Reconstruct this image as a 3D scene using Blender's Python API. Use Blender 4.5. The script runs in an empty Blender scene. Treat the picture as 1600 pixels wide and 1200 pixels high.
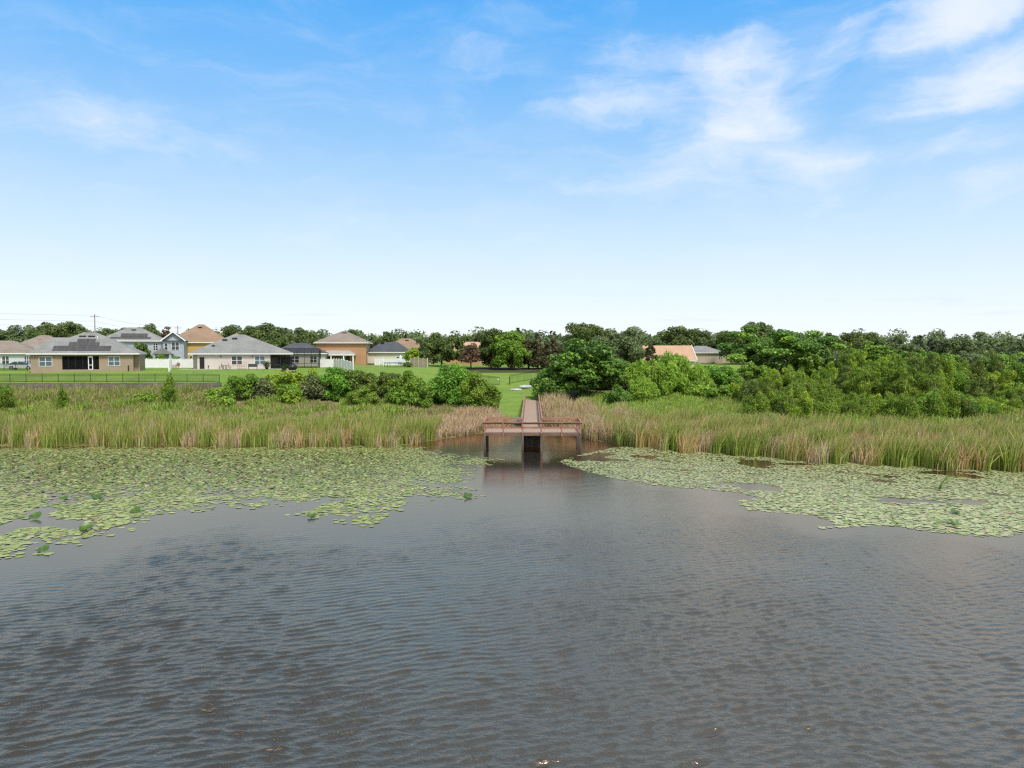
import bpy, math, random
import numpy as np
from mathutils import Vector, Matrix
R = math.radians
sc = bpy.context.scene
C = sc.collection
rng = np.random.default_rng(7)
random.seed(7)
CAMZ, F, PITCH = 10.2, 1110.0, math.atan(50/1110.0)
cp, sp = math.cos(PITCH), math.sin(PITCH)

# ---------------------------------------------------------------- photo -> place (used to measure the site)
def ray(px, py):
    cx, cy = (px-800)/F, (600-py)/F
    return cx, cp+cy*sp, -sp+cy*cp
def X_at(px, Y): return (px-800)/F*Y          # lateral position of something seen at column px, standing Y metres off
def Z_at(py, Y):
    r = ray(800, py); return CAMZ + r[2]/r[1]*Y
def on_water(px, py):
    r = ray(px, py); t = -CAMZ/r[2]; return (r[0]*t, r[1]*t)

# ---------------------------------------------------------------- objects
def tag(o, label=None, cat=None, group=None, kind=None):
    if label: o['label'] = label
    if cat: o['category'] = cat
    if group: o['group'] = group
    if kind: o['kind'] = kind
    return o
def empty(name, loc, rz=0.0, label=None, cat=None, group=None):
    o = bpy.data.objects.new(name, None); C.objects.link(o)
    o.location = loc; o.rotation_euler = (0, 0, rz); o.empty_display_size = .3
    return tag(o, label, cat, group)
def link(name, me, mat, parent=None):
    o = bpy.data.objects.new(name, me); C.objects.link(o)
    if mat is not None and not me.materials: me.materials.append(mat)
    if parent is not None: o.parent = parent
    return o
def raw_mesh(name, V, Fq, col=None, smooth=False):
    """V (n,3), Fq (m,k) all faces with k corners; col (n,4) point colours"""
    me = bpy.data.meshes.new(name)
    V = np.asarray(V, np.float32); Fq = np.asarray(Fq, np.int32)
    n, (m, k) = len(V), Fq.shape
    me.vertices.add(n); me.vertices.foreach_set('co', V.ravel())
    me.loops.add(m*k); me.loops.foreach_set('vertex_index', Fq.ravel())
    me.polygons.add(m); me.polygons.foreach_set('loop_start', np.arange(0, m*k, k, dtype=np.int32))
    if smooth: me.polygons.foreach_set('use_smooth', np.ones(m, bool))
    if col is not None:
        a = me.color_attributes.new('Col', 'FLOAT_COLOR', 'POINT'); a.data.foreach_set('color', np.asarray(col, np.float32).ravel())
    me.update(calc_edges=True); me.validate(verbose=False)
    return me
class MB:
    """collects shapes and links them as ONE mesh"""
    def __init__(s): s.v, s.f, s.sm = [], [], []
    def add(s, vs, fs, smooth=False):
        b = len(s.v); s.v += [tuple(v) for v in vs]
        for f in fs: s.f.append([b+i for i in f]); s.sm.append(smooth)
        return s
    def box(s, x0, x1, y0, y1, z0, z1):
        return s.add([(x0,y0,z0),(x1,y0,z0),(x1,y1,z0),(x0,y1,z0),(x0,y0,z1),(x1,y0,z1),(x1,y1,z1),(x0,y1,z1)],
              [(0,3,2,1),(4,5,6,7),(0,1,5,4),(1,2,6,5),(2,3,7,6),(3,0,4,7)])
    def bar(s, a, b, w, h, up=(0,0,1)):
        a, b = Vector(a), Vector(b); d = (b-a).normalized(); sd = d.cross(Vector(up))
        if sd.length < 1e-4: sd = d.cross(Vector((0,1,0)))
        sd.normalize(); u = sd.cross(d)
        vs = [p + sd*(w/2*i) + u*(h/2*j) for p in (a, b) for i, j in ((-1,-1),(1,-1),(1,1),(-1,1))]
        return s.add(vs, [(0,1,2,3),(7,6,5,4),(0,4,5,1),(1,5,6,2),(2,6,7,3),(3,7,4,0)])
    def tube(s, pts, rs, n=6):
        pts = [Vector(p) for p in pts]; b = len(s.v); up = Vector((.13,.31,.9))
        for i, p in enumerate(pts):
            d = (pts[min(i+1, len(pts)-1)] - pts[max(i-1, 0)]).normalized()
            e = d.cross(up)
            if e.length < .05: e = d.cross(Vector((1,0,0)))
            e.normalize(); g = e.cross(d)
            for k in range(n):
                t = 2*math.pi*k/n; s.v.append(tuple(p + (e*math.cos(t)+g*math.sin(t))*rs[i]))
        for i in range(len(pts)-1):
            for k in range(n):
                s.f.append([b+i*n+k, b+i*n+(k+1)%n, b+(i+1)*n+(k+1)%n, b+(i+1)*n+k]); s.sm.append(True)
        s.f.append([b+k for k in range(n)][::-1]); s.f.append([b+(len(pts)-1)*n+k for k in range(n)]); s.sm += [False, False]
        return s
    def loft(s, rings, smooth=True, caps=True):
        n = len(rings[0]); b = len(s.v)
        for r in rings: s.v += [tuple(p) for p in r]
        for i in range(len(rings)-1):
            for k in range(n):
                s.f.append([b+i*n+k, b+i*n+(k+1)%n, b+(i+1)*n+(k+1)%n, b+(i+1)*n+k]); s.sm.append(smooth)
        if caps:
            s.f.append([b+k for k in range(n)][::-1]); s.f.append([b+(len(rings)-1)*n+k for k in range(n)]); s.sm += [False, False]
        return s
    def build(s, name, mat, parent=None):
        me = bpy.data.meshes.new(name); me.from_pydata(s.v, [], s.f); me.polygons.foreach_set('use_smooth', s.sm); me.update()
        return link(name, me, mat, parent)

# ---------------------------------------------------------------- materials
class NT:
    def __init__(s, tree): s.t = tree; s.n = tree.nodes; s.l = tree.links
    def __call__(s, typ, ins=None, **kw):
        nd = s.n.new(typ)
        for k, v in kw.items(): setattr(nd, k, v)
        for k, v in (ins or {}).items():
            i = nd.inputs[k]
            if isinstance(v, bpy.types.NodeSocket): s.l.new(v, i)
            elif isinstance(v, (tuple, list)) and len(v) == 3 and i.type == 'RGBA': i.default_value = (*v, 1)
            else: i.default_value = v
        return nd
    def math(s, op, a, b=0.0, c=None, clamp=False):
        ins = {0: a, 1: b}
        if c is not None: ins[2] = c
        return s('ShaderNodeMath', ins, operation=op, use_clamp=clamp).outputs[0]
    def mix(s, f, a, b, blend='MIX'):
        nd = s.n.new('ShaderNodeMix'); nd.data_type = 'RGBA'; nd.blend_type = blend
        for i, v in ((0, f), (6, a), (7, b)):
            if isinstance(v, bpy.types.NodeSocket): s.l.new(v, nd.inputs[i])
            elif isinstance(v, (tuple, list)): nd.inputs[i].default_value = (*v, 1)
            else: nd.inputs[i].default_value = v
        return nd.outputs[2]
    def smooth(s, x, a, b, lo=0.0, hi=1.0):
        return s('ShaderNodeMapRange', {0: x, 1: a, 2: b, 3: lo, 4: hi}, interpolation_type='SMOOTHSTEP').outputs[0]
    def noise(s, vec, scale, detail=3.0, rough=.55, dist=0.0):
        ins = {'Scale': scale, 'Detail': detail, 'Roughness': rough, 'Distortion': dist}
        if vec is not None: ins['Vector'] = vec
        return s('ShaderNodeTexNoise', ins).outputs[0]
def new_mat(name):
    m = bpy.data.materials.new(name); m.use_nodes = True; m.node_tree.nodes.clear()
    k = NT(m.node_tree); out = k('ShaderNodeOutputMaterial'); return m, k, out
def surf(name, a, b=None, scale=3.0, rough=.7, spec=.3, metal=0.0, bump=0.0, bscale=None, stretch=(1,1,1), detail=4.0):
    m, k, out = new_mat(name); b = b or tuple(min(1, c*1.18) for c in a)
    co = k('ShaderNodeTexCoord').outputs['Object']; mp = k('ShaderNodeMapping', {'Vector': co, 'Scale': stretch}).outputs[0]
    n = k.noise(mp, scale, detail); f = k.smooth(n, .3, .7)
    ins = {'Base Color': k.mix(f, a, b), 'Roughness': rough, 'Metallic': metal, 'Specular IOR Level': spec}
    if bump: ins['Normal'] = k('ShaderNodeBump', {'Height': k.noise(mp, bscale or scale*4, 3), 'Strength': bump, 'Distance': .05}).outputs[0]
    p = k('ShaderNodeBsdfPrincipled', ins); k.l.new(p.outputs[0], out.inputs[0]); return m
def leaf_mat(name, spec=.25, trans=.38, rough=.5):
    m, k, out = new_mat(name)
    col = k('ShaderNodeAttribute', attribute_name='Col').outputs['Color']
    p = k('ShaderNodeBsdfPrincipled', {'Base Color': col, 'Roughness': rough, 'Specular IOR Level': spec})
    t = k('ShaderNodeBsdfTranslucent', {'Color': col})
    mx = k('ShaderNodeMixShader', {0: trans, 1: p.outputs[0], 2: t.outputs[0]}); k.l.new(mx.outputs[0], out.inputs[0]); return m
def glass_mat(name, c=(.03,.04,.045), rough=.06):
    m, k, out = new_mat(name)
    p = k('ShaderNodeBsdfPrincipled', {'Base Color': c, 'Roughness': rough, 'Specular IOR Level': .6}); k.l.new(p.outputs[0], out.inputs[0]); return m
def shingle(name, a, b):
    m, k, out = new_mat(name)
    co = k('ShaderNodeTexCoord').outputs['Object']
    sep = k('ShaderNodeSeparateXYZ', {0: co})
    row = k.math('FRACT', k.math('MULTIPLY', sep.outputs[2], 7.0))
    n1 = k.noise(co, 5.0, 4, .7); n2 = k.noise(co, .45, 2)
    f = k.math('ADD', k.math('MULTIPLY', n1, .75), k.math('MULTIPLY', n2, .45)); f = k.smooth(f, .35, .85)
    c = k.mix(f, a, b)
    c = k.mix(k.math('MULTIPLY', k.smooth(row, .0, .2, 1, 0), .25), c, tuple(x*.6 for x in a))
    p = k('ShaderNodeBsdfPrincipled', {'Base Color': c, 'Roughness': .85, 'Specular IOR Level': .2,
        'Normal': k('ShaderNodeBump', {'Height': n1, 'Strength': .5, 'Distance': .03}).outputs[0]}); k.l.new(p.outputs[0], out.inputs[0]); return m
def screen_mat(name, alpha=.55, c=(.012,.013,.014)):
    m, k, out = new_mat(name)
    d = k('ShaderNodeBsdfDiffuse', {'Color': c}); t = k('ShaderNodeBsdfTransparent')
    mx = k('ShaderNodeMixShader', {0: alpha, 1: t.outputs[0], 2: d.outputs[0]}); k.l.new(mx.outputs[0], out.inputs[0]); return m

M = dict(
 white=surf('white_vinyl', (.72,.73,.74), (.8,.8,.8), 1.5, .45, .4),
 trim=surf('white_trim', (.74,.74,.72), (.8,.8,.78), 2, .5, .4),
 black=surf('black_metal', (.012,.013,.014), (.02,.02,.02), 5, .4, .4),
 leaf=leaf_mat('leaves'), blade=leaf_mat('blades', .2, .3, .6),
 bark=surf('bark', (.10,.075,.055), (.19,.15,.115), 5, .9, .1, bump=.4, stretch=(1,1,.3)),
 palebark=surf('pale_bark', (.26,.23,.19), (.40,.36,.30), 5, .85, .1, stretch=(1,1,.3)),
 glass=glass_mat('window_glass'), blueglass=glass_mat('blue_window_glass', (.06,.11,.14)),
 dark=surf('dark_interior', (.02,.02,.02), (.035,.03,.028), 2, .8, .1),
 screen=screen_mat('insect_screen', .62), cage=screen_mat('cage_screen', .42),
 rail=surf('red_brown_rail', (.235,.115,.078), (.37,.205,.145), 2.2, .62, .3, stretch=(.6,.6,4)),
 pile=surf('weathered_pile', (.055,.042,.034), (.14,.11,.09), 3, .85, .15, stretch=(1,1,.25), bump=.3),
 fascia=surf('weathered_fascia', (.12,.075,.05), (.24,.15,.10), 1.6, .8, .2, stretch=(.5,.5,6)),
)

# ---------------------------------------------------------------- smooth random field
class Field:
    def __init__(s, seed, scale, octv=3):
        r = np.random.default_rng(seed); s.w = []
        for o in range(octv):
            for i in range(7):
                a = r.uniform(0, 2*np.pi); k = 2*np.pi/scale*(2**o)*r.uniform(.6, 1.4)
                s.w.append((k*np.cos(a), k*np.sin(a), r.uniform(0, 6.28), .5**o))
        s.n = math.sqrt(sum(w[3]**2 for w in s.w)/2)
    def __call__(s, x, y):
        v = 0
        for a, b, p, w in s.w: v = v + w*np.sin(a*x+b*y+p)
        return np.clip(.5 + .5*v/s.n/1.6, 0, 1)
def sstep(x, a, b):
    t = np.clip((np.asarray(x, float)-a)/(b-a), 0, 1); return t*t*(3-2*t)

# ---------------------------------------------------------------- camera, light, sky
cam = bpy.data.cameras.new('camera'); cam.sensor_width = 36; cam.lens = 36*F/1600; cam.clip_end = 9000; cam.clip_start = .1
co = bpy.data.objects.new('camera', cam); C.objects.link(co); co.location = (0,0,CAMZ); co.rotation_euler = (math.pi/2-PITCH, 0, 0); sc.camera = co
SUN_EL, SUN_AZ = R(58), R(150)        # azimuth from +Y towards +X: high, behind the viewer's right shoulder
sun = bpy.data.lights.new('sun', 'SUN'); sun.energy = 3.0; sun.angle = R(11); sun.color = (1,.955,.88)
so = bpy.data.objects.new('sun', sun); C.objects.link(so); so.location = (60,-100,180)
so.rotation_euler = Vector((math.sin(SUN_AZ)*math.cos(SUN_EL), math.cos(SUN_AZ)*math.cos(SUN_EL), math.sin(SUN_EL))).to_track_quat('Z','Y').to_euler()
W = bpy.data.worlds.new('World'); sc.world = W; W.use_nodes = True; W.node_tree.nodes.clear()
k = NT(W.node_tree); wout = k('ShaderNodeOutputWorld')
sky = k('ShaderNodeTexSky', sky_type='NISHITA', sun_disc=False, sun_elevation=SUN_EL, sun_rotation=SUN_AZ, air_density=1.2, dust_density=.6, ozone_density=2.0)
gen = k('ShaderNodeTexCoord').outputs['Generated']
dr = k('ShaderNodeVectorMath', {0: gen}, operation='NORMALIZE').outputs[0]
sx = k('ShaderNodeSeparateXYZ', {0: dr})
el = k.math('ARCSINE', sx.outputs[2]); az = k.math('ARCTAN2', sx.outputs[0], sx.outputs[1])
rp = k('ShaderNodeValToRGB', {0: k.math('DIVIDE', el, R(90))}); cr = rp.color_ramp
def lin(c): return tuple(((x/255+.055)/1.055)**2.4 if x > 10 else x/255/12.92 for x in c)
stops = [(0,(241,247,252)),(1.5,(237,246,253)),(4.5,(226,241,254)),(8,(210,234,254)),(12,(186,222,254)),(16,(157,208,255)),(20,(126,194,255)),(25,(90,180,254)),(32,(52,152,245)),(90,(30,110,215))]
while len(cr.elements) < len(stops): cr.elements.new(.5)
for e, (d, c) in zip(cr.elements, stops): e.position = d/90; g_ = .80-.08*min(1, d/14); e.color = (*[v*g_ for v in lin(c)], 1)
base = k.mix(.88, k('ShaderNodeVectorMath', {0: sky.outputs[0], 3: .1}, operation='SCALE').outputs[0], rp.outputs[0])
uv = k('ShaderNodeCombineXYZ', {0: az, 1: el}).outputs[0]
warp = k('ShaderNodeTexNoise', {'Vector': uv, 'Scale': 5.0, 'Detail': 6.0, 'Roughness': .6}).outputs[1]
uvw = k('ShaderNodeVectorMath', {0: warp, 1: (.16,.09,0), 2: uv}, operation='MULTIPLY_ADD').outputs[0]
wis = k('ShaderNodeMapping', {'Vector': uvw, 'Rotation': (0,0,R(14)), 'Scale': (3.2, 11.0, 1)}).outputs[0]
wn = k.noise(wis, 1.6, 7, .62, .4)
pn = k.noise(uvw, 9.0, 7, .6)
# cloud banks: (px, py, half-width px, half-height px, tilt deg, density, wispy)
banks = [(1010,85,150,40,-4,.42,1),(1130,95,110,50,10,.8,0),(950,160,150,52,-4,.60,1),(1140,190,170,80,26,.72,1),(1060,250,250,70,8,.55,1),(1000,275,170,60,-12,.5,1),
 (1280,245,230,34,-4,.55,1),(1340,60,80,45,12,.5,0),(1500,24,150,52,22,1.0,0),(1520,125,165,46,12,1.05,0),(1295,108,40,40,40,.5,0),(1430,228,190,34,-6,.5,1),(1560,285,130,26,4,.48,1),
 (760,90,150,55,-8,.40,1),(1290,320,95,20,10,.46,1),(180,205,250,60,-8,.34,1),(330,232,250,36,-10,.34,1),(60,275,200,65,0,.34,1),(250,120,40,110,-60,.26,1),(1180,300,260,80,0,.34,1),(1000,360,450,60,0,.22,1)]
S = None
for px, py, hw, hh, tl, den, ws in banks:
    r = ray(px, py); a0 = math.atan2(r[0], r[1]); e0 = math.atan2(r[2], math.hypot(r[0], r[1]))
    kf = math.cos(a0)**2/F
    mp = k('ShaderNodeMapping', {'Vector': uvw, 'Location': (a0+.08, e0+.045, 0), 'Rotation': (0,0,R(tl)), 'Scale': (hw*kf*1.6, hh/F*1.6, 1)}, vector_type='TEXTURE').outputs[0]
    ln = k('ShaderNodeVectorMath', {0: mp}, operation='LENGTH').outputs[1]
    g = k.smooth(ln, 0, 1, den, 0)
    S = g if S is None else k('ShaderNodeMath', {0: S, 1: g, 2: .25}, operation='SMOOTH_MAX').outputs[0]
fil = k('ShaderNodeMapping', {'Vector': uvw, 'Rotation': (0,0,R(-32)), 'Scale': (3.0, 14.0, 1)}).outputs[0]
fn = k.noise(fil, 2.0, 6, .65, .6)
big = k.noise(uvw, 5.0, 8, .6, .3)
tex = k.math('ADD', k.math('ADD', k.math('MULTIPLY', wn, .25), k.math('MULTIPLY', fn, .33)), k.math('MULTIPLY', big, .42))
cl = k.smooth(k.math('ADD', S, k.math('MULTIPLY', k.math('SUBTRACT', tex, .5), 2.5)), .08, 1.08)
cl = k.math('MULTIPLY', cl, k.smooth(S, .02, .36))
veil = k.math('MULTIPLY', k.smooth(wn, .42, .8), k.math('MULTIPLY', k.smooth(el, .02, .12), .24))
cl = k.math('MAXIMUM', cl, veil)
c1 = k.mix(k.math('MULTIPLY', cl, .84), base, (.665,.69,.75))
# thin grey streaks low over the horizon and an unseen cloud deck overhead, added to tone the water's reflections
low = k('ShaderNodeMapping', {'Vector': uv, 'Scale': (5, 60, 1)}).outputs[0]
ls = k.math('MULTIPLY', k.smooth(k.noise(low, 1.2, 4), .55, .75), k.math('MULTIPLY', k.smooth(el, .005, .03), k.smooth(el, .05, .10, 1, 0)))
c2 = k.mix(k.math('MULTIPLY', ls, .35), c1, (.50,.55,.61))
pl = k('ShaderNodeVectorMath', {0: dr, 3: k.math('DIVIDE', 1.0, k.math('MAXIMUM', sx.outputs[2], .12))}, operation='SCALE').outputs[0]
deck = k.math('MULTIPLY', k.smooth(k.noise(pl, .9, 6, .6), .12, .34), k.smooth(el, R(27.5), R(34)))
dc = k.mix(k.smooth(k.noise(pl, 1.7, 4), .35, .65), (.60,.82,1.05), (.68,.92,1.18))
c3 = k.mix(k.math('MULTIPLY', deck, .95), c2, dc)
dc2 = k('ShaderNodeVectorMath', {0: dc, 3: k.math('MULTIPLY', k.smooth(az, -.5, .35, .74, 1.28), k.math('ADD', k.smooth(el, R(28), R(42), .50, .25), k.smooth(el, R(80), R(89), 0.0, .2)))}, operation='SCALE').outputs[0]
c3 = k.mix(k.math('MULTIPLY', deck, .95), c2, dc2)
back = k.math('MULTIPLY', k.smooth(k.math('ABSOLUTE', az), 1.5, 2.1), k.smooth(el, R(4), R(22)))  # bright cloud added in the unseen sky behind the camera as neutral fill
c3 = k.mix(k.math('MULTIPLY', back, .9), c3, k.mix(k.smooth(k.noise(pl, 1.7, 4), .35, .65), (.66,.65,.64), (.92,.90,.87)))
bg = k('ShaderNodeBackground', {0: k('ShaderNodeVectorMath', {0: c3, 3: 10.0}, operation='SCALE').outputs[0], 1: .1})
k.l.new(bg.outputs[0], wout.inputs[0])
sc.view_settings.view_transform = 'Standard'; sc.view_settings.look = 'None'; sc.view_settings.exposure = .5; sc.view_settings.gamma = 1
sc.cycles.max_bounces = 7; sc.cycles.diffuse_bounces = 3; sc.cycles.glossy_bounces = 3; sc.cycles.transmission_bounces = 3; sc.cycles.transparent_max_bounces = 8
sc.cycles.sample_clamp_indirect = 6; sc.cycles.sample_clamp_direct = 5; sc.cycles.use_denoising = False; sc.cycles.caustics_reflective = False; sc.cycles.caustics_refractive = False
sc.cycles.pixel_filter_type = 'BLACKMAN_HARRIS'; sc.cycles.filter_width = 1.3
W.cycles.sampling_method = 'AUTOMATIC'

# ---------------------------------------------------------------- ground
SHX = [-400,-75,-56,-45,-14,-10,-7,-4,2,6,8.5,10.5,14,20,30,43,60,400]
SHY = [75,76,76.5,77,77.5,80,84,89,92,89,83,79.5,76,72,66,60,56,50]
def shore(X): return np.interp(X, SHX, SHY)
fbank = Field(3, 14)
def terrain(X, Y):
    X = np.asarray(X, float); Y = np.asarray(Y, float); d = Y-shore(X)
    pl_ = np.interp(Y, [77,82,90,103.75,103.95,108,113,600], [0,.3,1.6,4.35,5.6,6.3,7.05,7.2])
    pm = np.interp(Y, [78,85,100,106,112,125,140,600], [0,.4,2.2,3.0,4.2,6.2,7.0,7.2])
    pc = np.interp(Y, [88,95,105,113,130,148,170,600], [0,.5,1.5,2.4,4.3,6.0,6.8,7.2])
    pr = np.interp(d, [0,5,20,40,70,110,160,900], [0,.2,.9,2.5,4.8,6.5,7.0,7.2])
    w1 = sstep(X, -43.5, -41); w2 = sstep(X, -20, -8); w3 = sstep(X, 7, 20)
    z = pl_*(1-w1)+pm*w1; z = z*(1-w2)+pc*w2; z = z*(1-w3)+pr*w3
    z = np.where(d > 0, np.minimum(z, .3*d+.02), np.interp(d, [-60,-12,-4,0], [-3,-1.6,-.6,.02]))
    z = z + np.where((d > 3) & (z < 4.2), (fbank(X, Y)-.5)*.25, 0)
    return z
def gz(X, Y): return float(terrain(X, Y))
def gridlines(a, b, step, lo, hi, grow=1.25):
    g = list(np.arange(a, b+1e-6, step)); s = step
    while g[-1] < hi: s *= grow; g.append(g[-1]+s)
    s = step
    while g[0] > lo: s *= grow; g.insert(0, g[0]-s)
    return np.array(g)
def grid_mesh(name, gx, gy, zf):
    XX, YY = np.meshgrid(gx, gy); V = np.stack([XX.ravel(), YY.ravel(), zf(XX, YY).ravel()], 1)
    nx, ny = len(gx), len(gy); i = np.arange(nx*(ny-1)).reshape(ny-1, nx)[:, :-1].ravel()
    return V, np.stack([i, i+1, i+nx+1, i+nx], 1)
def in_poly(px, py, poly):
    n = len(poly); c = np.zeros(np.shape(px), bool); j = n-1
    for i in range(n):
        xi, yi = poly[i]; xj, yj = poly[j]
        c ^= ((yi > py) != (yj > py)) & (px < (xj-xi)*(py-yi)/(yj-yi+1e-12)+xi); j = i
    return c
gx = gridlines(-110, 75, .8, -5000, 5000); gy = np.concatenate([gridlines(55, 103.2, .8, -1500, 103.2)[:-1], [103.4,103.75,103.95,104.3], gridlines(105, 160, .9, 105, 6000)])
V, Fq = grid_mesh('ground', gx, gy, terrain)
fl = Field(11, 9); fl2 = Field(12, 2.5)
def lawn_mask(X, Y):
    d = Y-shore(X)
    lf = ((X < -41.5) & (Y > 104.1)) | ((X < -12) & (Y > 113+3*fl(X, Y)))
    edge = np.interp(Y, [92,100,112,125,400], [-1,-2.5,-9,-13,-13])
    ct = (X > edge-1.2*fl2(X, Y)) & (X < np.interp(Y, [92,100,112,130,400], [0,1,6,10,14])) & (Y > 98+2*fl2(X, Y))
    rg = (X > 12) & (X < 60) & (Y > 158)
    return lf | ct | rg
XX, YY = V[:,0], V[:,1]; lm = lawn_mask(XX, YY).astype(float)
shade = ((np.abs(X_at(0,1)) > 0) & (YY > 147) & (YY < 163) & (XX > -12) & (XX < 14)).astype(float)   # shade of the tree line, painted dark into the ground colour
c = np.stack([lm, shade, fl(XX, YY), np.ones_like(lm)], 1)
me = raw_mesh('ground', V, Fq, c, smooth=True)
m, k, out = new_mat('ground')
at = k('ShaderNodeSeparateColor', {0: k('ShaderNodeAttribute', attribute_name='Col').outputs['Color']})
co_ = k('ShaderNodeTexCoord').outputs['Object']
n1 = k.noise(co_, .35, 5, .65); n2 = k.noise(co_, 3.5, 4, .7); n3 = k.noise(co_, .09, 3)
lw = k.mix(k.smooth(n1, .3, .72), (.115,.20,.037), (.17,.262,.055)); lw = k.mix(k.math('MULTIPLY', k.smooth(n2, .5, .8), .5), lw, (.095,.16,.022)); lw = k.mix(k.math('MULTIPLY', k.smooth(n3, .5, .7), .45), lw, (.19,.27,.05))
mh = k.mix(k.smooth(n1, .35, .65), (.13,.115,.06), (.17,.17,.065)); mh = k.mix(k.math('MULTIPLY', k.smooth(n2, .45, .7), .6), mh, (.24,.19,.13))
st_ = k.noise(k('ShaderNodeMapping', {'Vector': co_, 'Rotation': (0,0,.25), 'Scale': (.06,.9,1)}).outputs[0], 1.0, 2); lw = k.mix(k.math('MULTIPLY', k.smooth(st_, .42, .62), .35), lw, (.20,.27,.055)); lw = k.mix(k.math('MULTIPLY', k.smooth(k.noise(co_, .8, 5, .7), .62, .78), .5), lw, (.24,.23,.10))
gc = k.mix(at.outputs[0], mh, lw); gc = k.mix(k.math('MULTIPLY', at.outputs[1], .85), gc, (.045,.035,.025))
p = k('ShaderNodeBsdfPrincipled', {'Base Color': gc, 'Roughness': .95, 'Specular IOR Level': .1, 'Normal': k('ShaderNodeBump', {'Height': n2, 'Strength': .7, 'Distance': .12}).outputs[0]})
k.l.new(p.outputs[0], out.inputs[0])
tag(link('ground', me, m), 'rising lawn and marshy bank around the lake', 'ground', kind='structure')

# ---------------------------------------------------------------- lily pad beds (outlines measured on the water)
LP = [(-330,690),(0,697),(200,697),(420,696),(560,694),(640,692),(668,700),(705,708),(752,714),(792,719),(770,727),(738,731),(752,740),(745,750),(700,757),(742,764),(760,775),(715,783),(690,783),(668,793),(612,800),(600,812),(575,826),(540,822),(500,812),(455,806),(405,797),(345,793),(300,803),(235,820),(205,830),(150,845),(110,858),(55,872),(0,880),(-330,960)]
RP = [(872,722),(905,711),(955,700),(1020,695),(1110,700),(1240,708),(1400,720),(1600,728),(1900,746),(1900,890),(1600,832),(1560,842),(1500,835),(1445,830),(1400,822),(1340,822),(1290,828),(1255,812),(1290,806),(1245,803),(1170,797),(1150,782),(1190,779),(1160,770),(1085,764),(1010,757),(950,746),(905,734)]
LPw = [on_water(*p) for p in LP]; RPw = [on_water(*p) for p in RP]
def dist_poly(X, Y, poly):
    d = np.full(np.shape(X), 1e9); n = len(poly)
    for i in range(n):
        (ax, ay), (bx, by) = poly[i], poly[(i+1)%n]; dx, dy = bx-ax, by-ay; L = dx*dx+dy*dy+1e-9
        t = np.clip(((X-ax)*dx+(Y-ay)*dy)/L, 0, 1); d = np.minimum(d, np.hypot(X-ax-t*dx, Y-ay-t*dy))
    return d

# ---------------------------------------------------------------- water
fw = Field(21, 16); fw2 = Field(22, 5)
gx = gridlines(-58, 52, .085, -1500, 1500, 1.35)
yl_ = [12.0]
while yl_[-1] < 80: yl_.append(yl_[-1]+np.interp(yl_[-1], [12,22,45,80], [.06,.075,.13,.22]))
gy = gridlines(80.4, 98, .7, 80.4, 98); b_ = [12-.1]
while b_[-1] > -900: b_.append(b_[-1]-.2*1.3**len(b_))
gy = np.concatenate([np.array(b_[::-1]), np.array(yl_), gy[1:]])
V, Fq = grid_mesh('water', gx, gy, lambda a, b: a*0)
XX, YY = V[:,0].astype(np.float32), V[:,1].astype(np.float32)
cx_, cy_ = np.meshgrid(np.arange(-75, 70, .9), np.arange(8, 99, .9))      # coarse wind/shelter map, read back bilinearly
dl = np.where(in_poly(cx_, cy_, LPw), 0, dist_poly(cx_, cy_, LPw)); dR = np.where(in_poly(cx_, cy_, RPw), 0, dist_poly(cx_, cy_, RPw))
jt = (fw2(cx_, cy_)-.5)*2.2
rl = sstep(dl+jt, 1.0, 7.0); rr = sstep(dR+jt*.4, .1, 3.0)
ch = 1-.55*np.exp(-((cx_-3)/9)**2)*sstep(cy_, 34, 48)      # sheltered channel towards the dock
cm = np.clip(rl*rr*ch*(1-.2*sstep(cy_, 58, 74)), 0, 1)*(.6+.6*fw(cx_, cy_))*np.interp(cy_, [14,22,32,42,55,70], [1.55,1.4,.95,.6,.34,.28]) + .03
def look(Fm, X, Y):
    u = np.clip((X+75)/.9, 0, Fm.shape[1]-1.001); v = np.clip((Y-8)/.9, 0, Fm.shape[0]-1.001); a, b = u.astype(int), v.astype(int); u, v = u-a, v-b
    return Fm[b,a]*(1-u)*(1-v)+Fm[b,a+1]*u*(1-v)+Fm[b+1,a]*(1-u)*v+Fm[b+1,a+1]*u*v
rip = look(cm, XX, YY).astype(np.float32)
far_ = (np.abs(XX) < 75) & (YY > 11.5) & (YY < 90)
swl = np.clip(sstep(XX, -6, 14)*sstep(YY, 62, 22), 0, 1).astype(np.float32)     # choppier, confused water towards the viewer's right
wr = np.random.default_rng(99); gxx = XX[far_]; gyy = YY[far_]
wu = gxx+.12*np.sin(gyy*.31+gxx*.12+1)+.2*np.sin(gyy*.9-gxx*.23); wv_ = gyy+.15*np.sin(gxx*.27+2)+.16*np.sin(gxx*.8+gyy*.3)
hz = np.zeros(len(gxx), np.float32); ox_ = np.zeros_like(hz); oy_ = np.zeros_like(hz)
def comp(n, lo, hi, ang, spread, slope, w):
    global hz, ox_, oy_
    for q in range(n):
        L = lo*(hi/lo)**wr.uniform(0,1); a = R(ang+wr.normal(0, spread)); kk = 2*math.pi/L; kx, ky = kk*math.cos(a), kk*math.sin(a)
        am = slope*math.sqrt(2/n)/kk*(L/((lo+hi)/2))**.35; ph = (kx*wu+ky*wv_+wr.uniform(0,6.28)).astype(np.float32)
        hz += w*am*np.sin(ph); c_ = w*am*np.cos(ph); ox_ += c_*math.cos(a); oy_ += c_*math.sin(a)
one = np.ones_like(hz)
comp(32, .22, .50, 110, 12, .16, one*(1-.35*swl[far_])); comp(18, .13, .22, 108, 22, .095, one); comp(10, .8, 1.8, 114, 16, .012, one)
comp(20, .18, .6, 60, 36, .12, swl[far_])
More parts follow.
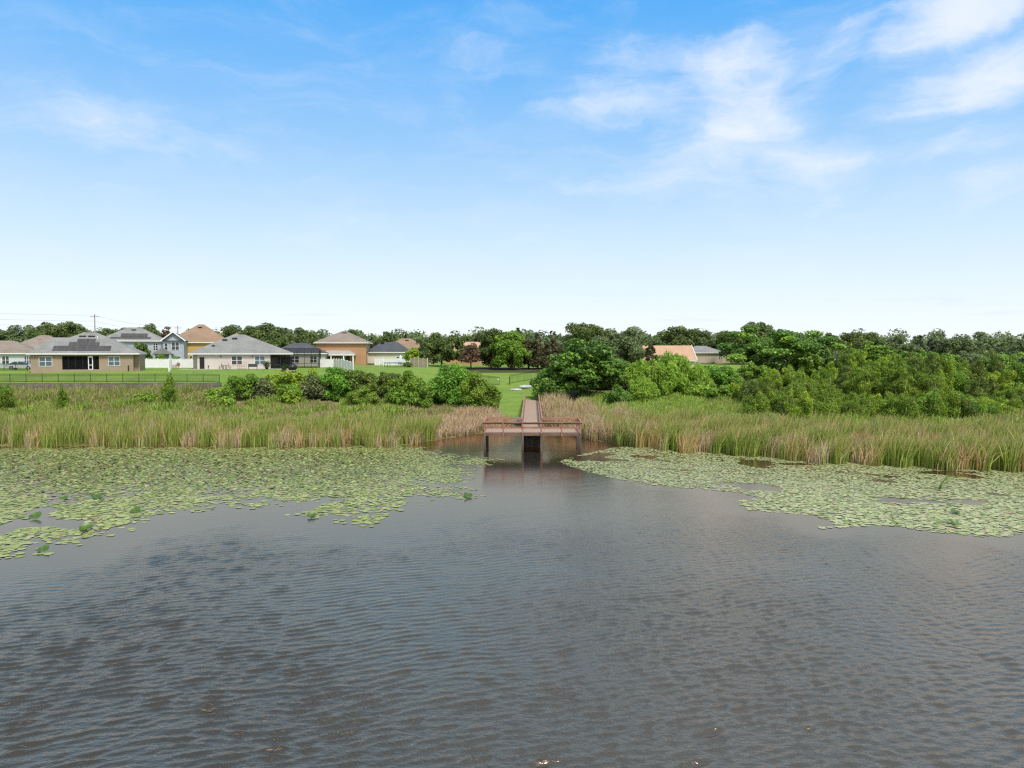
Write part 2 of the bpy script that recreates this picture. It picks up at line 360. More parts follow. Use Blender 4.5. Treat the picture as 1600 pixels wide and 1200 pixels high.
ra = rip[far_]; V[far_,2] = hz*ra; V[far_,0] += .55*ox_*ra; V[far_,1] += .55*oy_*ra
me = raw_mesh('water', V, Fq, np.stack([rip, swl, rip*0, np.ones_like(rip)], 1), smooth=True)
m, k, out = new_mat('lake_water')
at = k('ShaderNodeSeparateColor', {0: k('ShaderNodeAttribute', attribute_name='Col').outputs['Color']})
co_ = k('ShaderNodeTexCoord').outputs['Object']
fine = k.noise(k('ShaderNodeMapping', {'Vector': co_, 'Scale': (4.5,9,1), 'Rotation': (0,0,R(-20))}).outputs[0], 1.0, 3, .6)
bmp = k('ShaderNodeBump', {'Height': k.math('MULTIPLY', fine, at.outputs[0]), 'Strength': 1.0, 'Distance': .022}).outputs[0]
fr = k('ShaderNodeFresnel', {'IOR': 2.85, 'Normal': bmp}).outputs[0]
body = k('ShaderNodeBsdfDiffuse', {'Color': (.016,.0155,.014), 'Normal': bmp})
gl = k('ShaderNodeBsdfGlossy', {'Color': (1.42,1.03,.735), 'Roughness': k.math('MULTIPLY_ADD', k.smooth(at.outputs[0], .1, .9), -.03, .16), 'Normal': bmp})
mx = k('ShaderNodeMixShader', {0: fr, 1: body.outputs[0], 2: gl.outputs[0]}); k.l.new(mx.outputs[0], out.inputs[0])
tag(link('water', me, m), 'dark rippled lake water', 'water', kind='structure')
# ---------------------------------------------------------------- lily pads
def pad_material():
    m, k, out = new_mat('lily_pad')
    col = k('ShaderNodeAttribute', attribute_name='Col').outputs['Color']
    p = k('ShaderNodeBsdfPrincipled', {'Base Color': col, 'Roughness': .55, 'Specular IOR Level': .3}); k.l.new(p.outputs[0], out.inputs[0]); return m
M['pad'] = pad_material()
fp = Field(31, 9, 3); fp2 = Field(32, 3.0, 2)
def sample_bed(poly, n, edge_w, dens):
    P = np.array(poly); x = rng.uniform(P[:,0].min(), P[:,0].max(), n); y = rng.uniform(P[:,1].min(), P[:,1].max(), n)
    ok = in_poly(x, y, poly); x, y = x[ok], y[ok]
    d = dist_poly(x, y, poly)
    keep = rng.uniform(0, 1, len(x)) < dens(x, y, d); return x[keep], y[keep], d[keep]
def dens_l(x, y, d):
    open_ = sstep(fp(x, y), .20, .38); far = sstep(y, 46, 60)
    return np.clip((.06+.94*sstep(d+3.2*(fp2(x*.7,y*.7)-.5), .3, 4.5))*np.maximum(open_, far*.9)*(.45+.6*fp2(x, y)+.4*far), 0, 1)
def dens_r(x, y, d):
    return np.clip((.45+.55*sstep(d, 0, 3))*sstep(fp(x+40, y), .06, .24)*(.55+.6*fp2(x, y)), 0, 1)
def thin(x, y, r, keep_frac):
    """drop pads that sit on top of one another"""
    cell = {}; ok = np.ones(len(x), bool)
    for i in range(len(x)):
        c = (int(x[i]//.8), int(y[i]//.8)); hit = False
        for a in (-1,0,1):
            for b in (-1,0,1):
                for j in cell.get((c[0]+a, c[1]+b), ()):
                    if (x[i]-x[j])**2+(y[i]-y[j])**2 < (keep_frac*(r[i]+r[j]))**2: hit = True; break
        if hit: ok[i] = False
        else: cell.setdefault(c, []).append(i)
    return ok
xl, yl, dl_ = sample_bed(LPw, 230000, 4, dens_l); xr, yr, dr_ = sample_bed(RPw, 150000, 3, dens_r)
x = np.concatenate([xl, xr]); y = np.concatenate([yl, yr]); dd = np.concatenate([dl_, dr_]); side = np.concatenate([np.zeros(len(xl), int), np.ones(len(xr), int)])
r = rng.uniform(.07, .155, len(x)); r *= 1+.55*sstep(y, 60, 42)
vis = np.abs(x/y) < .90
x, y, dd, side, r = x[vis], y[vis], dd[vis], side[vis], r[vis]
ok = thin(x, y, r, .60); x, y, dd, side, r = x[ok], y[ok], dd[ok], side[ok], r[ok]
NP = len(x)
dense = np.where(side == 0, sstep(dd, 2.5, 9)*sstep(y, 44, 60), sstep(dd, 3, 8)*sstep(y, 62, 74)*.6)
palA = np.array([[.25,.305,.105],[.29,.335,.14],[.22,.285,.08],[.32,.35,.165]]); palB = np.array([[.14,.22,.045],[.18,.25,.05],[.22,.23,.06],[.24,.15,.06],[.09,.14,.035]])
palR = np.array([[.30,.345,.175],[.33,.37,.205],[.26,.315,.14],[.36,.39,.23]])
ca = np.where(side[:,None] == 1, palR[rng.integers(0,4,NP)], palA[rng.integers(0,4,NP)]); cb = palB[rng.choice(5, NP, p=[.36,.28,.14,.1,.12])]
pick = (rng.uniform(0,1,NP) < .10+.62*dense*(.45+fp2(x*2,y*2)))[:,None]
pc_ = np.where(pick, cb, ca)*rng.uniform(.82,1.14,(NP,1))*np.array([1.03,1.0,.92])
old = rng.uniform(0,1,NP) < .012; pc_[old] = (.33,.20,.13)
tilt = rng.uniform(0, 1, NP)**2*(.03+.24*dense); ta = rng.uniform(0, 6.28, NP); zz = rng.uniform(.006,.03,NP)+tilt*r*.9
K = 9
def pad_verts(i_r, seed_a, n=K):
    a = seed_a + .12 + (2*np.pi-.24)*np.arange(n)/(n-1)
    rr = i_r*(1+.05*np.sin(3*a+seed_a*5))
    return np.concatenate([[[0.15*i_r*np.cos(seed_a),.15*i_r*np.sin(seed_a),0]], np.stack([rr*np.cos(a), rr*np.sin(a), 0*a], 1)])
near = np.argsort(np.hypot(x, y))[:290]
mask = np.ones(NP, bool); mask[near] = False
def pads_mesh(idx):
    n = len(idx); V = np.zeros((n, K+1, 3), np.float32)
    for q, i in enumerate(idx): V[q] = pad_verts(r[i], rng.uniform(0, 6.28))
    t, a = tilt[idx], ta[idx]; nx_, ny_ = np.cos(a), np.sin(a)
    h = (V[:,:,0]*nx_[:,None]+V[:,:,1]*ny_[:,None])*np.tan(t)[:,None] + .25*t[:,None]*(np.hypot(V[:,:,0],V[:,:,1])**2)/r[idx][:,None]
    V[:,:,2] = h + zz[idx][:,None]; V[:,:,0] += x[idx][:,None]; V[:,:,1] += y[idx][:,None]
    Fc = np.arange(n*(K+1)).reshape(n, K+1)
    return V.reshape(-1,3), Fc, np.repeat(np.concatenate([pc_[idx], np.ones((n,1))], 1), K+1, 0)
for sd, lab in ((0, 'dense mat of small green and brownish lily pads filling the bay before the long reed bed'), (1, 'mat of pale sage lily pads spreading from the dock towards the wind-bent reeds')):
    V_, F_, c_ = pads_mesh(np.where(mask & (side == sd))[0])
    tag(link('lily_pads', raw_mesh('lily_pads', V_, F_, c_), M['pad']), lab, 'lily pads', kind='stuff')
variants = []
for q in range(10):
    v = pad_verts(1.0, rng.uniform(0, 6.28), 15); c = np.ones((16,4)); base_ = (palA if q < 5 else palR)[q % 4]*rng.uniform(.9,1.12); c[:,:3] = base_*rng.uniform(.93,1.05,(16,1))*np.array([1.03,1.0,.92]); 
    variants.append(raw_mesh('lily_pad', v, np.arange(16)[None,:], c))
for i in near:
    o = link('lily_pad', variants[(0 if side[i] == 0 else 5)+int(rng.integers(0,5))], M['pad']); o.location = (x[i], y[i], zz[i]); o.scale = (r[i], r[i], r[i]); o.rotation_euler = (tilt[i]*.4, 0, ta[i])
    if side[i] == 0: tag(o, 'flat yellow-green lily pad floating along the open-water fringe of the larger pad bed', 'lily pad', 'lily pads fringing the larger bed')
    else: tag(o, 'flat pale sage lily pad floating along the ripple-washed fringe of the smaller pad bed', 'lily pad', 'lily pads fringing the smaller bed')
# raised dark leaves standing above the pads
M['raised'] = surf('raised_leaf', (.035,.085,.012), (.075,.14,.022), 3, .45, .4)
raised = [(56,810,9,.9,'dark raised leaf on its stalk beside open grey water, nearest the picture edge'),
 (100,781,6,.6,'small dark raised leaf at the back of the clump between two larger raised leaves'),
 (151,779,8,.6,'dark raised leaf standing deepest inside the green pad mat'),
 (212,801,8,1.0,'mid-green raised leaf tipped upright where the pad mat thins to open water'),
 (135,828,10,.8,'largest dark raised leaf, folded bowl shape, above scattered pads'),
 (68,862,9,.7,'dark raised leaf closest to the open rippled water, beside few flat pads'),
 (487,808,7,.8,'small raised leaf on the pad fringe in front of the grey opening in the mat'),
 (731,777,7,.9,'dark raised leaf alone on the pad tip that points at the dock'),
 (1490,820,8,1.2,'crumpled green raised leaf on the outer fringe before the wind-bent reeds'),
 (1493,803,7,.4,'olive raised leaf lying low just behind the crumpled raised leaf')]
for px, py, rp_, tl, lab in raised:
    X0, Y0 = on_water(px, py); rr_ = rp_/F*Y0; e = empty('raised_leaf', (X0, Y0, 0), 0, lab, 'raised leaf', 'leaves standing above the lily pads')
    mb = MB(); n = 14; ring = [[(rr_*s*math.cos(2*math.pi*q/n), rr_*s*math.sin(2*math.pi*q/n), .30*rr_*s*s*(1+.5*math.sin(4*math.pi*q/n+px))) for q in range(n)] for s in (.04,.4,.75,1)]
    mb.loft(ring, True, False); mb.add(ring[0], [list(range(n))]); o = mb.build('leaf_blade', M['raised'], e); o.location = (0,0,.07+.12*rr_); o.rotation_euler = (tl*.5, .1, .3*math.sin(px))
    MB().tube([(0,0,-.3),(0.01,0,.0),(0,0,.07+.12*rr_)], [.012,.012,.01], 5).build('stalk', M['raised'], e)
# white water-lily flowers, opened
fl_spots = [(15,713),(68,728),(225,701),(203,705),(292,732),(338,745),(37,754),(428,705),(467,713),(143,771),(320,726),(725,755),(644,766),(664,764),(1287,796),(1233,735),(1340,760),(1440,754),(1500,785),(1553,771),(1284,797),(1470,775),(1357,740),(1593,785)]
pm_ = surf('lily_petal', (.78,.76,.72), (.85,.83,.8), 8, .5, .3)
proto = None
mb = MB()
for rg, (n, tl, ln) in enumerate(((8,.35,.085),(7,.85,.075),(5,1.2,.06))):
    for q in range(n):
        a = 2*math.pi*q/n+rg*.4; ca_, sa_ = math.cos(a), math.sin(a); h_, o_ = ln*math.sin(tl), ln*math.cos(tl)
        mb.add([(0,0,.01),(ca_*o_*.5-sa_*.02, sa_*o_*.5+ca_*.02, h_*.5),(ca_*o_, sa_*o_, h_+.01),(ca_*o_*.5+sa_*.02, sa_*o_*.5-ca_*.02, h_*.5)], [(0,1,2,3)])
for q, (px, py) in enumerate(fl_spots):
    X0, Y0 = on_water(px, py)
    if proto is None: proto = o = mb.build('water_lily_flower', pm_)
    else: o = proto.copy(); C.objects.link(o)
    o.location = (X0, Y0, .07); o.rotation_euler = (0,0,q)
    lf = px < 800
    tag(o, 'tiny white water lily blossom among the pads before the long reed bed' if lf else 'tiny white water lily blossom among the sage pads on the wind-bent reed side', 'flower', 'white water lilies in the larger pad bed' if lf else 'white water lilies in the smaller pad bed')

# ---------------------------------------------------------------- reeds and marsh grass: bent tapering blades
GREEN = [(.20,.31,.05),(.26,.37,.06),(.16,.26,.045),(.33,.40,.075),(.38,.42,.10)]
TAN = [(.56,.43,.22),(.62,.49,.30),(.48,.33,.14),(.60,.38,.16)]
DEAD = [(.58,.455,.335),(.52,.39,.27),(.64,.52,.40),(.45,.335,.23),(.57,.44,.26)]
DULL = [(.28,.25,.12),(.34,.295,.155),(.24,.27,.085),(.29,.33,.10),(.38,.33,.19)]
WEED = [(.27,.44,.06),(.34,.50,.09),(.21,.36,.045),(.38,.50,.12)]
def blades(bx, by, h, wd, lean, cols, tipcol=None, tipf=None, curl=1.0, basecol=None, baset=.0):
    n = len(bx); T = np.array([0,.38,.72,1.0]); wt = np.array([1,.95,.62,.08])
    bz = terrain(bx, by); bz = np.maximum(bz, -.35)
    an = rng.uniform(0, np.pi, n); V = np.zeros((n, 4, 2, 3), np.float32); cc = np.ones((n,4,2,4), np.float32)
    for q in range(4):
        off = lean*(T[q]**(1.4+.8*curl))[..., None] if False else lean*(T[q]**(1.3+.9*curl))
        zz_ = h*T[q]*(1-.16*curl*T[q]*np.clip(np.hypot(lean[:,0],lean[:,1])/h, 0, 1.2))
        for s in (0,1):
            V[:,q,s,0] = bx+off[:,0]+(s-.5)*wd*wt[q]*np.cos(an); V[:,q,s,1] = by+off[:,1]+(s-.5)*wd*wt[q]*np.sin(an); V[:,q,s,2] = bz+zz_
            c_ = cols
            if tipcol is not None: c_ = c_*(1-tipf[:,None]*max(0,(T[q]-.3)/.7))+tipcol*(tipf[:,None]*max(0,(T[q]-.3)/.7))
            if basecol is not None and q < 2: c_ = c_*(1-baset*(1-q))+np.array(basecol)*baset*(1-q)
            cc[:,q,s,:3] = c_
    b = (np.arange(n)*8)[:,None]; Fq = np.concatenate([b+np.array([[0,1,3,2]])+2*q for q in range(3)])
    return V.reshape(-1,3), Fq, cc.reshape(-1,4)
def pal(p, n, jit=.14): return np.array(p)[rng.integers(0, len(p), n)]*rng.uniform(1-jit, 1+jit, (n,1))
fr1 = Field(41, 6, 3); fr2 = Field(42, 2.2, 2); fr3 = Field(43, 12, 2)
def bed(name, label, cat, xa, xb, d0, d1, per_m2, hh, ww, lean_m, lean_s, mixer, clump=.45, region=None, curl=1.0, tip=.35, wisp=1.0):
    n0 = int((xb-xa)*(d1-d0)*per_m2)
    bx = rng.uniform(xa, xb, n0); d = rng.uniform(d0, d1, n0) + 2.4*(fr2(bx, bx*.3)-.5) + 3.0*(fr1(bx*.6, bx*.2)-.5); by = shore(bx)+d
    f = fr2(bx, by); keep = rng.uniform(0, 1, n0) < (1-clump)+clump*2*f
    keep &= np.abs(bx/by) < .90
    if region is not None: keep &= region(bx, by, d)
    bx, by, d = bx[keep], by[keep], d[keep]; n = len(bx)
    h = rng.uniform(*hh, n)*(.78+.5*fr1(bx, by)); w = rng.uniform(*ww, n)
    a = rng.uniform(0, 6.28, n); s = rng.exponential(lean_s, n).clip(0, lean_s*2.5)
    lean = np.stack([lean_m[0]*h*rng.uniform(.2,1.5,n)+s*h*np.cos(a), lean_m[1]*h+s*h*np.sin(a)], 1)
    c = mixer(bx, by, d, n); V_, F_, c_ = blades(bx, by, h, w, lean, c, pal(TAN, n), rng.uniform(0,1,n)**2*tip*2, curl, (.31,.30,.11), .5)
    return tag(link(name, raw_mesh(name, V_, F_, c_), M['blade']), label, cat, kind='stuff')
def mixer(ps, fld, order):
    """clumpy choice between palettes: order = list of (palette, weight, low-frequency bias)"""
    def f(bx, by, d, n):
        w = np.stack([np.full(n, wt)*np.exp(b*(fld(bx+7*i, by-5*i)-.5)) for i, (p_, wt, b) in enumerate(order)], 1); w /= w.sum(1, keepdims=True)
        u = rng.uniform(0,1,n)[:,None]; ix = (u > np.cumsum(w, 1)).sum(1).clip(0, len(order)-1)
        out = np.zeros((n,3))
        for i, (p_, wt, b) in enumerate(order):
            q = ix == i; out[q] = pal(p_, int(q.sum()))
        return out
    return f
no_dock = lambda bx, by, d: ~((np.abs(bx-2.05-(by-71)*.028) < 1.5) & (by > 70))
bed('reeds', 'long bed of upright green reeds lining the bay behind the larger lily pad bed', 'reeds', -80, -9, -.9, 9.0, 66, (1.2,2.55), (.05,.10), (.06,0), .15,
    mixer(None, fr1, [(GREEN, 1.0, 5),(TAN, .10, 5),(DEAD, .03, 7)]), .62, curl=.7)
bed('dead_reeds', 'collapsed pinkish-tan dead reeds at the foot of the reed bed and left of the boardwalk', 'dead reeds', -24, .4, -.4, 15, 60, (.7,1.6), (.05,.10), (.05,-.05), .42,
    mixer(None, fr2, [(DEAD, 1.0, 2),(TAN, .3, 2)]), .3, region=lambda bx, by, d: no_dock(bx, by, d) & ((bx > -11.5+.12*(by-80)) & (by < 104-.0*bx) & (bx < np.interp(by, [88,97,112], [1.2,-1.2,-6]))| (bx > -24) & (d < 1.6) & (bx < -9)), curl=1.5)
bed('marsh_grass', 'dull brownish marsh grass on the slope below the retaining wall and shrub row', 'marsh grass', -82, -6, 8.5, 27, 60, (.25,.75), (.05,.10), (.06,0), .5,
    mixer(None, fr3, [(DULL, 1.0, 3),(GREEN, .5, 4),(DEAD, .14, 5),(WEED, .08, 9)]), .4, region=lambda bx, by, d: (by < np.where(bx < -39, 103.4, 107)) & (bx < np.interp(by, [80,100,112], [-7,-6,-9])))
bed('tall_grass', 'ragged grey-green grass straggling up against the block retaining wall', 'grass', -84, -41, 21, 27.5, 45, (.5,1.5), (.06,.12), (.05,0), .4,
    mixer(None, fr2, [(DULL, 1.0, 3),(GREEN, .6, 4)]), .7, region=lambda bx, by, d: (by < 103.3))
bed('broadleaf_weeds', 'patches of bright yellow-green weeds among the dull marsh grass', 'weeds', -80, -14, 9, 26, 60, (.6,1.3), (.08,.16), (.03,0), .4,
    mixer(None, fr3, [(WEED, .6, 1), (GREEN, 1.0, 1)]), .2, region=lambda bx, by, d: (fr1(bx*.9+50, by*1.4) > .80) & (by < np.where(bx < -39, 103, 106)), tip=.05)
bed('dead_reeds', 'tall stand of pinkish-tan dead reeds crowding the boardwalk on the camphor tree side', 'dead reeds', 3.4, 22, -.7, 22, 62, (1.1,2.4), (.05,.10), (.10,-.04), .30,
    mixer(None, fr2, [(DEAD, 1.0, 2),(TAN, .25, 3),(GREEN, .08, 7)]), .35, region=lambda bx, by, d: no_dock(bx, by, d) & (bx < 12.5+3.5*fr1(bx, by)+.10*(by-85)) & (by < 109), curl=1.2)
bed('reeds', 'wind-bent bed of green and tan reeds running in front of the olive thicket', 'reeds', 11, 70, -1.1, 15, 66, (1.35,2.85), (.05,.10), (.20,-.03), .19,
    mixer(None, fr1, [(GREEN, 1.0, 4),(TAN, .17, 7),(DEAD, .05, 7)]), .62, curl=1.1, tip=.36)
bed('marsh_weeds', 'low bright green weeds between the dead reeds and the yellow-green willow', 'weeds', 7, 46, 9, 42, 75, (.6,1.25), (.08,.17), (.1,0), .4,
    mixer(None, fr3, [(WEED, 1.0, 2),(GREEN, .25, 3),(DULL, .05, 4)]), .2, region=lambda bx, by, d: (by > 90+.0*bx) & (by < 122) & (bx < 47) & (bx > 8+.12*(by-90)), tip=.1)
bed('rank_grass', 'rank grass and weeds at the feet of the olive thicket', 'grass', 28, 78, 13, 40, 30, (.7,1.5), (.08,.15), (.12,0), .35,
    mixer(None, fr3, [(GREEN, 1.0, 3),(WEED, .3, 6),(DULL, .4, 4)]), .3, tip=.2)
# a single arching reed clump standing out in the pads
X0, Y0 = on_water(1466, 765); n = 14
V_, F_, c_ = blades(X0+rng.normal(0,.06,n), Y0+rng.normal(0,.06,n), rng.uniform(1.6,2.3,n), rng.uniform(.05,.09,n), np.stack([rng.uniform(.9,2.0,n), rng.normal(0,.15,n)],1), pal(GREEN[:3], n), pal(TAN,n), rng.uniform(0,.2,n), 1.0)
tag(link('reed_clump', raw_mesh('reed_clump', V_, F_, c_), M['blade']), 'lone green reed clump arching sideways out of the sage lily pads', 'reed clump')

# ---------------------------------------------------------------- dock
DX, DY, DZ = X_at(832, 71), 71.0, 2.1       # middle of the platform front
WX = -.05                       # boardwalk axis in dock space
dock = empty('dock', (DX, DY, 0), R(-1.6), 'reddish brown wooden fishing dock with T-shaped platform and long railed boardwalk', 'dock')
def deck_mat():
    m, k, out = new_mat('deck_boards')
    co = k('ShaderNodeTexCoord').outputs['Object']; s = k('ShaderNodeSeparateXYZ', {0: co})
    row = k.math('MULTIPLY', s.outputs[1], 7.1); fr_ = k.math('FRACT', row)
    wn_ = k('ShaderNodeTexWhiteNoise', {'W': k.math('FLOOR', row)}, noise_dimensions='1D').outputs[0]
    gr = k.noise(k('ShaderNodeMapping', {'Vector': co, 'Scale': (.8,14,1)}).outputs[0], 2, 4)
    c = k.mix(k.math('ADD', k.math('MULTIPLY', wn_, .5), k.math('MULTIPLY', gr, .5)), (.27,.19,.145), (.40,.30,.235))
    c = k.mix(k.smooth(fr_, 0, .08, 1, 0), c, (.05,.035,.03))
    p = k('ShaderNodeBsdfPrincipled', {'Base Color': c, 'Roughness': .75, 'Specular IOR Level': .25}); k.l.new(p.outputs[0], out.inputs[0]); return m
M['deck'] = deck_mat()
HW, DEP, BW = 4.82, 4.9, .98
MB().box(-HW, HW, 0, DEP, DZ-.05, DZ).build('platform_deck', M['deck'], dock)
fa = MB(); fa.box(-HW-.04, HW+.04, -.05, 0, DZ-.30, DZ-.004); fa.box(-HW-.04, -HW, 0, DEP, DZ-.30, DZ-.004); fa.box(HW, HW+.04, 0, DEP, DZ-.30, DZ-.004); fa.box(-HW-.04, HW+.04, DEP, DEP+.05, DZ-.30, DZ-.06)
fa.build('fascia', M['fascia'], dock)
jo = MB()
for q in range(9): jo.box(-HW+.01, HW-.01, .3+q*.54, .35+q*.54, DZ-.26, DZ-.054)
jo.build('joist', M['pile'], dock)
def pile(x_, y_, top, r_=.105):
    g = gz(DX+x_, DY+y_); MB().tube([(x_,y_,g-.4),(x_,y_,.2),(x_+.01,y_,top)], [r_*1.05, r_, r_*.96], 10).build('pile', M['pile'], dock)
rl_ = 1.07
fx = [-HW+.03, -2.93, WX-BW+.05, WX+BW-.05, 2.92, HW-.03]
for x_ in (fx[0], fx[2], fx[3], fx[5]): pile(x_, -.17, DZ-.06); pile(x_, DEP-.3, DZ-.31)
pile(fx[0], DEP*.5, DZ-.31); pile(fx[5], DEP*.5, DZ-.31)
def post(x_, y_, z_=DZ, base=.30): MB().box(x_-.07, x_+.07, y_-.05, y_+.05, z_-base, z_+rl_-.045).build('post', M['rail'], dock)
for x_ in fx: post(x_, -.105)
for y_ in (1.7, 3.3): post(-HW-.1, y_); post(HW+.1, y_)
for x_ in (-HW+.03, -2.9, WX-BW-.06): post(x_, DEP+.105)
for x_ in (WX+BW+.06, 2.95, HW-.03): post(x_, DEP+.105)
def run(a, b, z0=DZ, z1=None, off=(0,0)):
    z1 = z0 if z1 is None else z1
    MB().bar((*a, z0+rl_-.02), (*b, z1+rl_-.02), .17, .065).build('top_rail', M['rail'], dock)
    for hgt in (.52, .93):
        MB().bar((a[0]+off[0], a[1]+off[1], z0+hgt-(.0)), (b[0]+off[0], b[1]+off[1], z1+hgt), .05, .19 if hgt < .6 else .15).build('mid_rail' if hgt < .6 else 'upper_rail', M['rail'], dock)
run((-HW-.17,-.105), (HW+.17,-.105), off=(0,.073)); run((-HW-.1,-.02), (-HW-.1,DEP+.03), off=(.073,0)); run((HW+.1,-.02), (HW+.1,DEP+.03), off=(-.073,0))
run((-HW-.17,DEP+.105), (WX-BW+.0,DEP+.105), off=(0,-.073)); run((WX+BW-.0,DEP+.105), (HW+.17,DEP+.105), off=(0,-.073))
# boardwalk: slightly rising to the lawn
BL = 37.5; Z1 = DZ+.42
b = MB(); y0, y1 = DEP+.004, DEP+BL
b.add([(WX-BW,y0,DZ-.06),(WX+BW,y0,DZ-.06),(WX+BW,y1,Z1-.06),(WX-BW,y1,Z1-.06),(WX-BW,y0,DZ),(WX+BW,y0,DZ),(WX+BW,y1,Z1),(WX-BW,y1,Z1)], [(0,3,2,1),(4,5,6,7),(0,1,5,4),(1,2,6,5),(2,3,7,6),(3,0,4,7)])
b.build('boardwalk_deck', M['deck'], dock)
for s in (-1,1):
    xs = WX+s*(BW+.03); MB().bar((xs, y0+.06, DZ-.17), (xs, y1, Z1-.17), .05, .24).build('stringer', M['fascia'], dock)
    xr_ = WX+s*(BW+.105); n = 15
    for q in range(1, n+1):
        y_ = y0+(y1-y0)*q/n; zq = DZ+(Z1-DZ)*q/n; post(xr_, y_-.06, zq, .28)
        if q % 2 == 0 and q < n-1: g = gz(DX+xr_, DY+y_); MB().tube([(xr_-s*.11,y_+.1,min(g,zq-.4)-.5),(xr_-s*.11,y_+.1,zq-.07)], [.11,.10], 8).build('pile', M['pile'], dock)
    run((xr_, y0+.17), (xr_, y1), DZ, Z1, off=(-s*.073,0))
MB().box(WX-BW, WX+BW, DEP-.9, DEP-.82, .15, DZ-.27).build('shade_panel', M['pile'], dock)  # solid dark panel standing in for the shade under the boardwalk

# ---------------------------------------------------------------- boats
M['greyhull'] = surf('dull_aluminium', (.20,.21,.21), (.36,.37,.36), 2, .5, .5, metal=.2)
M['whitehull'] = surf('white_hull', (.32,.33,.32), (.42,.43,.42), 2, .4, .5)
M['teal'] = surf('teal_hull', (.06,.17,.15), (.10,.24,.21), 2, .4, .5)
def hull(name, label, X0, Y0, L, Wd, H, rz, mats, square=False, up=.0):
    e = empty(name, (X0, Y0, gz(X0, Y0)+up), rz, label, 'boat')
    def rings(zs, sc_=1.0):
        out = []
        for q in range(13):
            t = -1+2*q/12; w = Wd/2*(max(.04, 1-abs(t)**2.6) if not square else (1-.35*max(0,t)**3)); h_ = H*(1-.25*abs(t)**3)
            pts = [(t*L/2, w*math.cos(a)*sc_, zs*h_*math.sin(a)**.8 if math.sin(a) > 0 else 0) for a in [math.pi*i/8 for i in range(9)]]
            out.append(pts)
        return out
    MB().loft(rings(1.0)).build('hull', M[mats[0]], e)
    gw = MB()
    for s in (-1,1):
        pts = [( (-1+2*q/12)*L/2, s*(Wd/2*(max(.04, 1-abs(-1+2*q/12)**2.6) if not square else (1-.35*max(0,-1+2*q/12)**3))+.02), .04) for q in range(13)]
        gw.tube(pts, [.035]*13, 6).build('gunwale', M[mats[1]], e); gw = MB()
    MB().tube([(-L*.42,0,H*.93),(0,0,H*1.01),(L*.42,0,H*.93)], [.025]*3, 6).build('keel', M[mats[1]], e)
hull('upturned_boat', 'grey upturned jon boat lying in the reeds against the boardwalk', .9, 96, 4.2, 1.5, .62, R(82), ('greyhull','greyhull'), True, .15)
hull('upturned_boat', 'white upturned boat on the grass just beyond the open gate', X_at(806,124), 124, 2.2, .8, .32, R(4), ('whitehull','whitehull'))
hull('upturned_canoe', 'teal and white upturned canoe beside the white boat by the fence', X_at(823,126), 126, 2.9, 1.0, .55, R(24), ('whitehull','teal'))
# ---------------------------------------------------------------- houses
SH = dict(grey=shingle('grey_shingle', (.155,.16,.16), (.27,.275,.27)), slate=shingle('slate_shingle', (.05,.055,.065), (.10,.105,.12)), brown=shingle('brown_shingle', (.20,.135,.09), (.30,.215,.15)),
  tan=shingle('tan_shingle', (.33,.225,.15), (.46,.34,.24)), salmon=shingle('salmon_shingle', (.37,.235,.15), (.49,.33,.22)), taupe=shingle('taupe_shingle', (.175,.145,.12), (.27,.23,.20)), pale=shingle('pale_shingle', (.25,.24,.22), (.36,.345,.32)))
def stucco(n, a): return surf(n, tuple(c*.93 for c in a), tuple(min(1,c*1.04) for c in a), .6, .9, .1, bump=.12, bscale=25)
ST = dict(mush=stucco('mushroom_stucco', (.33,.255,.19)), blue=stucco('blue_siding', (.37,.405,.455)), yellow=stucco('yellow_stucco', (.50,.34,.125)), white=stucco('white_stucco', (.545,.50,.46)), orange=stucco('terracotta_stucco', (.41,.24,.135)), cream=stucco('cream_stucco', (.60,.54,.43)), beige=stucco('beige_stucco', (.40,.35,.255)), paleblue=stucco('pale_blue_stucco', (.52,.56,.59)))
M['solar'] = surf('solar_mat', (.045,.045,.05), (.085,.08,.08), 1.2, .55, .35, stretch=(6,.3,.3))
def house(name, label, px, Y, rz, group=None):
    X0 = X_at(px, Y); return empty(name, (X0, Y, gz(X0, Y)), R(rz), label, 'house', group)
def walls(e, mat, x0, x1, y0, y1, h, z0=0, name='wall', holes=(), th=.2):
    """box of walls with openings (x0,x1,z0,z1) in the front"""
    mb = MB()
    b0 = z0-.5 if z0 == 0 else z0
    if not holes: mb.box(x0, x1, y0, y1, b0, h)
    else:
        c = x0
        for (a, b, lo, hi, depth) in holes:
            mb.box(c, a, y0, y1, b0, h); 
            if lo > b0: mb.box(a, b, y0, y0+th, b0, lo)
            if hi < h: mb.box(a, b, y0, y0+depth, hi, h)
            mb.box(a, b, y0+depth, y1, b0, h); mb.box(a, b, y0+th, y0+depth, b0, .02); c = b
        mb.box(c, x1, y0, y1, b0, h)
    return mb.build(name, mat, e)
